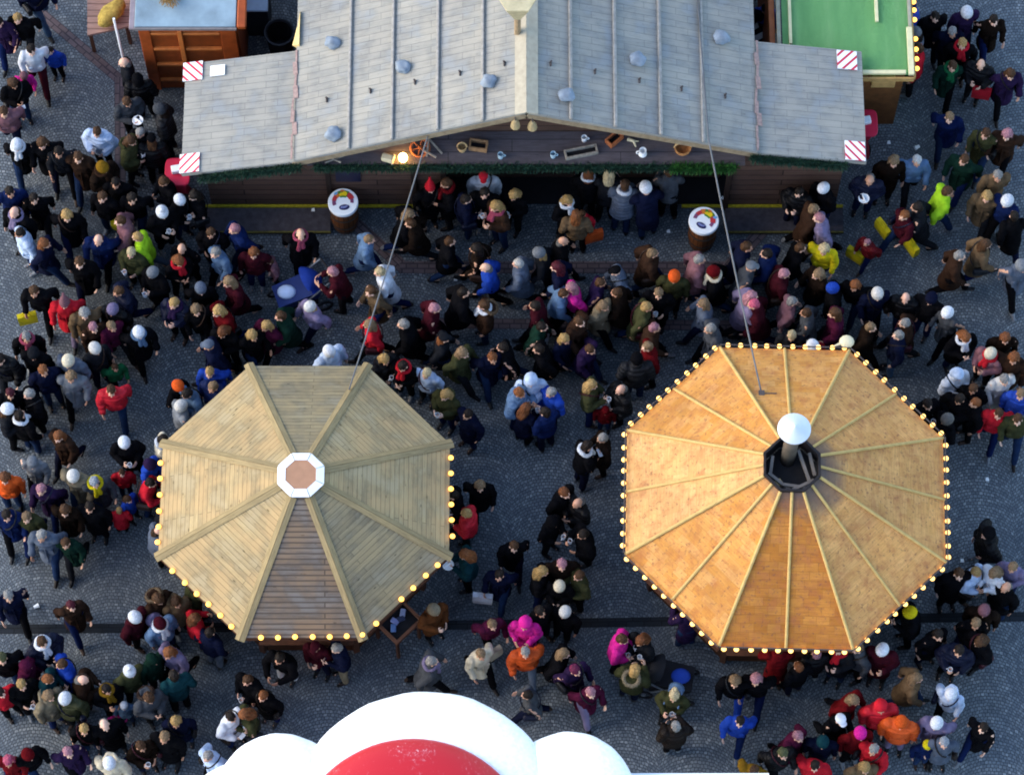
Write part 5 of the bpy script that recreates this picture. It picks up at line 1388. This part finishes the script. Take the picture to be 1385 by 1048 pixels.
for line in CROWD.strip().splitlines():
    f = line.split(); q = P_(); q.px, q.py, q.dir, q.pose = float(f[0]), float(f[1]), float(f[2]), f[3]
    q.coat, q.cut = f[4].split('.'); q.hk, q.hc = f[5].split('.')
    ex = f[6:]; q.child = 'C' in ex; q.ex = {e[0]: e[1:] for e in ex if e != 'C'}
    i = len(people); q.rnd = random.Random(i*77+5)
    q.sc = q.rnd.uniform(.62, .72) if q.child else q.rnd.uniform(.9, 1.0)
    g0 = W(q.px, q.py, 1.64*q.sc); q.pos = V((g0.x, g0.y, 0)); q.trs = q.ex.get('t') or q.rnd.choice(['black', 'black', 'navy', 'charcoal', 'jeans', 'dblue', 'black'])
    q.mir = q.rnd.choice((1, -1)); q.dir += q.rnd.uniform(-10, 10)
    people.append(q)
# keep bodies apart and outside the kiosks, barrels and walls
KEEP = [(c1, ap1-.5+.02), (c2, ap2-.5+.02)]
ROUND = [(W(464, 273, .98), .5), (W(952, 298, .98), .5), (W(240, 233, 1.1), .42), (W(1170, 167, 1.1), .42), (W(537, 838, 1), .55), (c3, 2.0), (W(405, 388, .6), .45), (W(905, 905, .6), .5)]
def outside_oct(p, c, ap, rot):
    best = None
    for i in range(8):
        a = rot+2*math.pi*(i)/8+0; n = V((math.cos(a), math.sin(a), 0)); d = (p-V((c.x, c.y, 0))).dot(n)
        if best is None or d > best[0]: best = (d, n)
    need = ap-.5+.25
    return best[1]*(need-best[0]) if best[0] < need else V((0, 0, 0))
for it in range(40):
    for i, a in enumerate(people):
        for b in people[i+1:]:
            d = b.pos-a.pos; md = .36*(.8 if (a.child or b.child) else 1); L = d.length
            if L < md:
                u = d.normalized() if L > 1e-4 else V((1, 0, 0)); s = (md-L)*.5; a.pos -= u*s; b.pos += u*s
    for a in people:
        a.pos += outside_oct(a.pos, c1, ap1, rot1); a.pos += outside_oct(a.pos, c2, ap2, rot2)
        for c, r in ROUND:
            d = a.pos-V((c.x, c.y, 0))
            if d.length < r: a.pos += d.normalized()*(r-d.length)
        if a.pos.y > YWALL-.3 and xl-.2 < a.pos.x < xr+.2 and a.pos.y < YWALL+2.2:
            hatch = xo0+.25 < a.pos.x < xo1-.25
            lim = YWALL+.3 if hatch else YWALL-.3
            if hatch: a.pos.y = min(a.pos.y, lim)
            elif a.pos.y < YWALL+.9 : a.pos.y = lim
# the places the labels speak of
LM = [('timber kiosk', 217, 495, 610, 862), ('orange kiosk', 843, 466, 1280, 878), ('long stall', 245, 100, 1170, 300), ('panelled hut', 178, -40, 330, 110), ('green-roofed stall', 1058, -40, 1240, 120),
      ('snowy stall top', 295, 930, 860, 1060)]
def place(q):
    x, y = q.px, q.py
    if 650 < x < 800 and 500 < y < 860: return 'between the two kiosks'
    if 380 < x < 560 and y < 345 and y > 240: pass
    for nm, bx, by in (('emblem barrel by the shutter', 464, 273), ('emblem barrel under the cable', 952, 298)):
        if math.hypot(x-bx, y-by) < 48: return 'beside the '+nm
    best = None
    for nm, x0, y0, x1, y1 in LM:
        dx = max(x0-x, 0, x-x1); dy = max(y0-y, 0, y-y1); d = math.hypot(dx, dy)
        if best is None or d < best[0]: best = (d, nm, x0, y0, x1, y1)
    d, nm, x0, y0, x1, y1 = best; cx, cy = (x0+x1)/2, (y0+y1)/2
    vx, vy = (x-cx)/(x1-x0), (y-cy)/(y1-y0)
    if nm == 'long stall' and d < 8: return 'at the long stall counter'
    if d < 30: side = 'at near side of' if vy > abs(vx) else 'at far side of' if -vy > abs(vx) else 'at left side of' if vx < 0 else 'at right side of'
    else: side = 'in front of' if vy > abs(vx) else 'behind' if -vy > abs(vx) else 'left of' if vx < 0 else 'right of'
    return f'{side} the {nm}'
def desc(q, short=False):
    s = f"person in {wd(q.coat)} {CT[q.cut]}, " if not q.child else f"child in {wd(q.coat)} {CT[q.cut]}, "
    s += (HT[q.hk].format(wd(q.hc)) if q.hk != 'x' else 'bald head')
    return s
def acts(q):
    if 'M' in q.ex: return 'holding mug'
    if 'B' in q.ex: return f"carrying {wd(q.ex['B'])} bag"
    if 'L' in q.ex: return 'eating from a plate'
    if 'S' in q.ex: return f"{wd(q.ex['S'])} scarf"
    if 'K' in q.ex: return f"{wd(q.ex['K'])} backpack"
    if q.pose in 'wvb': return 'walking'
    return 'standing'
for q in people:
    q.base = desc(q); q.label = f'{q.base}, {acts(q)}, {place(q)}'
def uniquify():
    for rnd in range(6):
        by = {}
        for q in people: by.setdefault(q.label.lower(), []).append(q)
        dups = [v for v in by.values() if len(v) > 1]
        if not dups: return
        for v in dups:
            for q in v:
                others = sorted((o for o in people if o is not q), key=lambda o: (o.pos-q.pos).length)[rnd:rnd+1]
                o = others[0]; q.label = f"{q.base}, {acts(q) if rnd < 1 else ''}{', ' if rnd < 1 else ''}next to {wd(o.coat)} {CT[o.cut].split()[-1]} {place(q)}".replace(' the ', ' ', 0)
def shorten(s, most=16):
    for o_, n_ in ((' the ', ' '), (', holding mug,', ', mug,'), (', eating from a plate,', ', eating,'), ('long coat', 'coat'), ('padded jacket', 'jacket'), ('hooded parka', 'parka'), (', standing,', ','), (', walking,', ','), ('short ', ''), ('long ', ''), (' hair in a bun', ' bun'), (' over fur collar', ''), (' hair', '-haired')):
        if len(s.split()) <= most: break
        s = s.replace(o_, n_)
    if len(s.split()) > most: s = re.sub(r', carrying [a-z ]+ bag|, [a-z ]+ scarf', '', s)
    return s
def all_unique(): 
    seen = set(); ok = True
    for q in people:
        if q.label.lower() in seen: ok = False; print('DUPLICATE', q.label)
        seen.add(q.label.lower())
    return ok
uniquify()
for q in people: q.label = shorten(q.label)
all_unique()
SKIN = ['#c79a80', '#d0a58c', '#b98a70', '#c99c86', '#d6ae98']
HANDS = {}
def wear(name, mesh, parent, col, M=None):
    o = bpy.data.objects.new(name, mesh); C.objects.link(o); o.parent = parent; o.color = col
    if M: o.matrix_local = M
    return o
def held(kind, mesh, q, local, col, label, cat, group, rz=0):
    a = R(q.dir); p = Matrix.Rotation(a, 4, 'Z') @ (V((local[0], local[1]*q.mir, local[2]))*q.sc)+q.pos
    o = bpy.data.objects.new(kind, mesh); C.objects.link(o); o.location = p; o.rotation_euler.z = a+rz; o.color = col; tag(o, label, cat, group); return o
def short_label(q, what):
    s = q.label
    for w_ in ('person in ', 'child in '): s = s.replace(w_, '')
    for w_ in ('holding mug, ', 'mug, ', 'eating from a plate, ', 'eating, ', 'standing, ', 'walking, '): s = s.replace(w_, '')
    s = s.replace(' the ', ' ').replace('hooded parka', 'parka').replace('padded jacket', 'jacket').replace('long coat', 'coat')
    return shorten(f'{what} held by {s}')
for q in people:
    P = POSES[q.pose]; e = thing('person', q.pos, q.label, 'person', 'visitors at the market', R(q.dir)); e.scale = (q.sc, q.sc*q.mir, q.sc); e.rotation_euler = (R(q.rnd.uniform(-2.5, 2.5)), R(q.rnd.uniform(-2, 3)), R(q.dir))
    j = lambda: q.rnd.uniform(-.14, .14)
    H = head_m(P); girth = q.rnd.uniform(.9, 1.04); sk = hexc(q.rnd.choice(SKIN), 1+j()*.5)
    wear('body', body_mesh(q.pose), e, sk)
    ck = coat_mesh(q.pose, q.cut); o = wear('coat', ck, e, rgba(q.coat, j())); o.scale = (girth, girth, 1)
    o = wear('trousers', trouser_mesh(q.pose), e, rgba(q.trs, j()))
    sc_ = rgba(q.rnd.choice(['black', 'black', 'dbrown', 'charcoal', 'brown', 'lgrey', 'black']))
    wear('shoe', shoe_mesh(q.pose, 1), e, sc_); wear('shoe', shoe_mesh(q.pose, -1), e, sc_)
    if q.hk != 'x':
        nm = {'n': 'beanie', 'u': 'bobble_hat', 'h': 'hood', 'c': 'flat_cap', 't': 'pointed_hat'}.get(q.hk, 'hair')
        wear(nm, head_mesh(q.hk), e, rgba(q.hc, j(), .7 if q.hk in 'slbf' else None), H @ Matrix.Diagonal((1.1, 1.1, 1.06, 1)) if q.hk in 'nulfbh' else H)
        if q.hk in 'nuct' and q.rnd.random() < .55: wear('hair', head_mesh(q.rnd.choice('sl')), e, rgba(q.rnd.choice(['hbrown', 'blond', 'hdark', 'copper']), 0, .7), H @ Matrix.Translation((-.005, 0, -.035)) @ Matrix.Diagonal((.97, .97, .97, 1)))
    else: wear('hair', head_mesh('s'), e, rgba(q.rnd.choice(['hgrey', 'hbrown']) if q.hc == 'skin' else 'hgrey'), H @ Matrix.Translation((-.03, 0, -.075)) @ Matrix.Diagonal((.9, .97, .75, 1)))
    if q.hk == 'f': wear('fur_collar', fur_ring(), e, rgba(q.ex.get('F', 'tan')), Matrix.Translation((P['ls']+.0, 0, 1.625)))
    if 'S' in q.ex: wear('scarf', scarf_mesh(q.pose), e, rgba(q.ex['S']))
    if not q.child and not ({'K', 'B', 'S'} & set(q.ex)) and q.rnd.random() < .2: wear('shoulder_bag', sling_mesh(q.pose), e, rgba(q.rnd.choice(['black', 'dbrown', 'brown', 'charcoal', 'navy', 'maroon'])))
    if 'K' in q.ex: wear('backpack', pack_mesh(q.pose), e, rgba(q.ex['K']))
    wr = P['wr']; d = (wr-P['er']).normalized()
    if 'M' in q.ex: held('mug', simple('mug', mug_fn), q, wr+d*.085+V((.0, .045, .0)), rgba(q.ex['M']), short_label(q, f"{wd(q.ex['M'])} mug"), 'mug', 'mugs held by visitors')
    if 'L' in q.ex: held('paper_plate', simple('paper_plate', plate_fn), q, (wr+P['wl'])/2+V((.07, 0, .03)), rgba('white'), short_label(q, 'paper plate of food'), 'plate', 'paper plates held by visitors')
    if 'H' in q.ex: held('phone', simple('phone', phone_fn), q, (wr+P['wl'])/2+V((.09, 0, .03)), rgba('white'), short_label(q, 'pale phone'), 'phone')if False else held('phone', simple('phone', phone_fn), q, (wr+P['wl'])/2+V((.09, 0, .03)), rgba('white'), short_label(q, 'pale phone'), 'phone', 'phones held by visitors')
    if 'B' in q.ex:
        wl_ = P['wl']; bagp = (wl_ if q.pose != 'm' else P['wl'])+V((.03, .02, -.09)); held('carrier_bag', simple('carrier_bag', bag_fn), q, bagp, rgba(q.ex['B']), short_label(q, f"{wd(q.ex['B'])} bag"), 'bag', 'bags carried by visitors', q.rnd.uniform(-.4, .4))
# second yellow bag of the shopper in maroon
for q in people:
    if q.coat == 'maroon' and abs(q.px-1228) < 2:
        held('carrier_bag', simple('carrier_bag', bag_fn), q, V((.2, .3, .86)), rgba('yellow'), 'yellow carrier bag on the outer arm of the shopper in maroon jacket', 'bag', 'bags carried by visitors'); held('carrier_bag', simple('carrier_bag', bag_fn), q, V((-.05, -.3, .86)), rgba('yellow'), 'yellow carrier bag between the maroon shopper and the red-jacketed child', 'bag', 'bags carried by visitors')

# ------------------------------------------------------------------ pushchairs
def pushchair(px, py, rz, hood, seat, lab, extra=None):
    c = W(px, py, .7); e = thing('pushchair', (c.x, c.y, 0), lab, 'pushchair', 'pushchairs in the crowd'); T = Matrix.Translation(V((c.x, c.y, 0))) @ Matrix.Rotation(rz, 4, 'Z'); Q = lambda *v: T @ V(v)
    mh = plain('pram_'+hood, hexc(COL[hood]), .7, .15); ms = plain('pram_'+seat, hexc(COL[seat]), .7, .15)
    for s in (-1, 1):
        MB().tube([Q(.4, s*.24, .16), Q(-.05, s*.25, .55), Q(-.5, s*.25, 1.02)], .016, 8).build('frame_tube', M_steel, e); MB().tube([Q(-.32, s*.25, .16), Q(.1, s*.25, .62)], .016, 8).build('frame_tube', M_steel, e)
        for x, r in ((.42, .11), (-.34, .15)):
            m = MB(); m.tube([Q(x+r*math.cos(k*math.pi/10), s*.28, r+.015+r*math.sin(k*math.pi/10)) for k in range(21)], .022, 8, False); wv = m.build('wheel', M_black, e); MB().tube([Q(x, s*.26, r+.015), Q(x, s*.3, r+.015)], .04, 10).build('hub', M_steel, wv)
    MB().tube([Q(-.5, -.25, 1.02), Q(-.56, 0, 1.04), Q(-.5, .25, 1.02)], .02, 8).build('handle', M_black, e)
    m = MB(); m.loft([[Q(-.28, -.2, .42), Q(.38, -.2, .36), Q(.38, .2, .36), Q(-.28, .2, .42)], [Q(-.34, -.24, .75), Q(.46, -.22, .6), Q(.46, .22, .6), Q(-.34, .24, .75)]]); m.build('seat_tub', ms, e)
    m = MB()
    rings = [[Q(-.12+.3*math.cos(a)*-1*math.cos(b)*1.0, .25*math.sin(b), .72+.34*math.sin(a)*math.cos(b*.55)) for b in [R(-80+160*i/10) for i in range(11)]] for a in [R(5+100*k/7) for k in range(8)]]
    vs = [[m.bm.verts.new(p) for p in r_] for r_ in rings]
    for a, b in zip(vs, vs[1:]):
        for i in range(10): m.bm.faces.new((a[i], a[i+1], b[i+1], b[i]))
    bmesh.ops.solidify(m.bm, geom=m.bm.faces[:], thickness=.02); m.build('hood', mh, e, True)
    MB().ball(Q(.24, 0, .66), (.17, .14, .08), 14).build('blanket', plain('pram_blanket_'+str(extra), hexc(COL[extra or 'white']), .9, .1), e, True)
    MB().box(Q(-.02, 0, .22), (.5, .4, .14), Matrix.Rotation(rz, 3, 'Z'), .02).build('basket', M_black, e)
pushchair(405, 388, R(200), 'blue', 'dblue', 'bright blue pushchair with pale blanket among the walkers before the stall', 'pale')
pushchair(902, 910, R(-10), 'charcoal', 'black', 'black pushchair with blue footmuff near the orange kiosk', 'blue')
# ------------------------------------------------------------------ litter
def cupm(mb): mb.lathe((0, 0, 0), [(.001, 0), (.028, 0), (.04, .095), (.037, .095), (.026, .006), (.001, .006)], 14, False); return [M_white]
def napm(mb):
    random.seed(8); bmesh.ops.create_grid(mb.bm, x_segments=6, y_segments=6, size=.032)
    for v in mb.bm.verts: v.co.z = .012+.03*abs(mnoise.noise(v.co*30)); v.co.x += .02*mnoise.noise(v.co*22+V((3, 0, 0)))
    bmesh.ops.solidify(mb.bm, geom=mb.bm.faces[:], thickness=.003); return [M_white]
for px, py, k, lab in ((1243, 199, 'cup', 'white paper cup dropped on the cobbles between green stall and crowd'), (1202, 193, 'napkin', 'crumpled white napkin on the cobbles near the red table'), (46, 822, 'cup', 'white paper cup lying on the cobbles near the left end of the gutter'), (975, 273, 'cup', 'paper cup left on the step behind the tilted-emblem barrel'),
                       (424, 289, 'napkin', 'small white napkin on the stall step beside the barrel'), (1301, 758, 'napkin', 'scrap of white paper on the cobbles right of the orange kiosk'), (1335, 648, 'napkin', 'torn napkin on bare cobbles far right of the orange kiosk'), (616, 378, 'napkin', 'white napkin trodden on the cobbles behind the timber kiosk'), (787, 512, 'cup', 'white cup tipped over between the kiosks behind the hooded child'), (904, 313, 'napkin', 'scrap of paper on cobbles left of the tilted-emblem barrel')):
    p = W(px, py, .01); o = bpy.data.objects.new('paper_cup' if k == 'cup' else 'napkin', simple('paper_cup', cupm) if k == 'cup' else simple('napkin', napm)); C.objects.link(o); o.location = (p.x, p.y, .042 if k == 'cup' else .004)
    if k == 'cup': o.rotation_euler = (R(88), 0, px)
    if px in (975, 424): o.location.z += .155
    tag(o, lab, 'litter', 'litter on the cobbles')
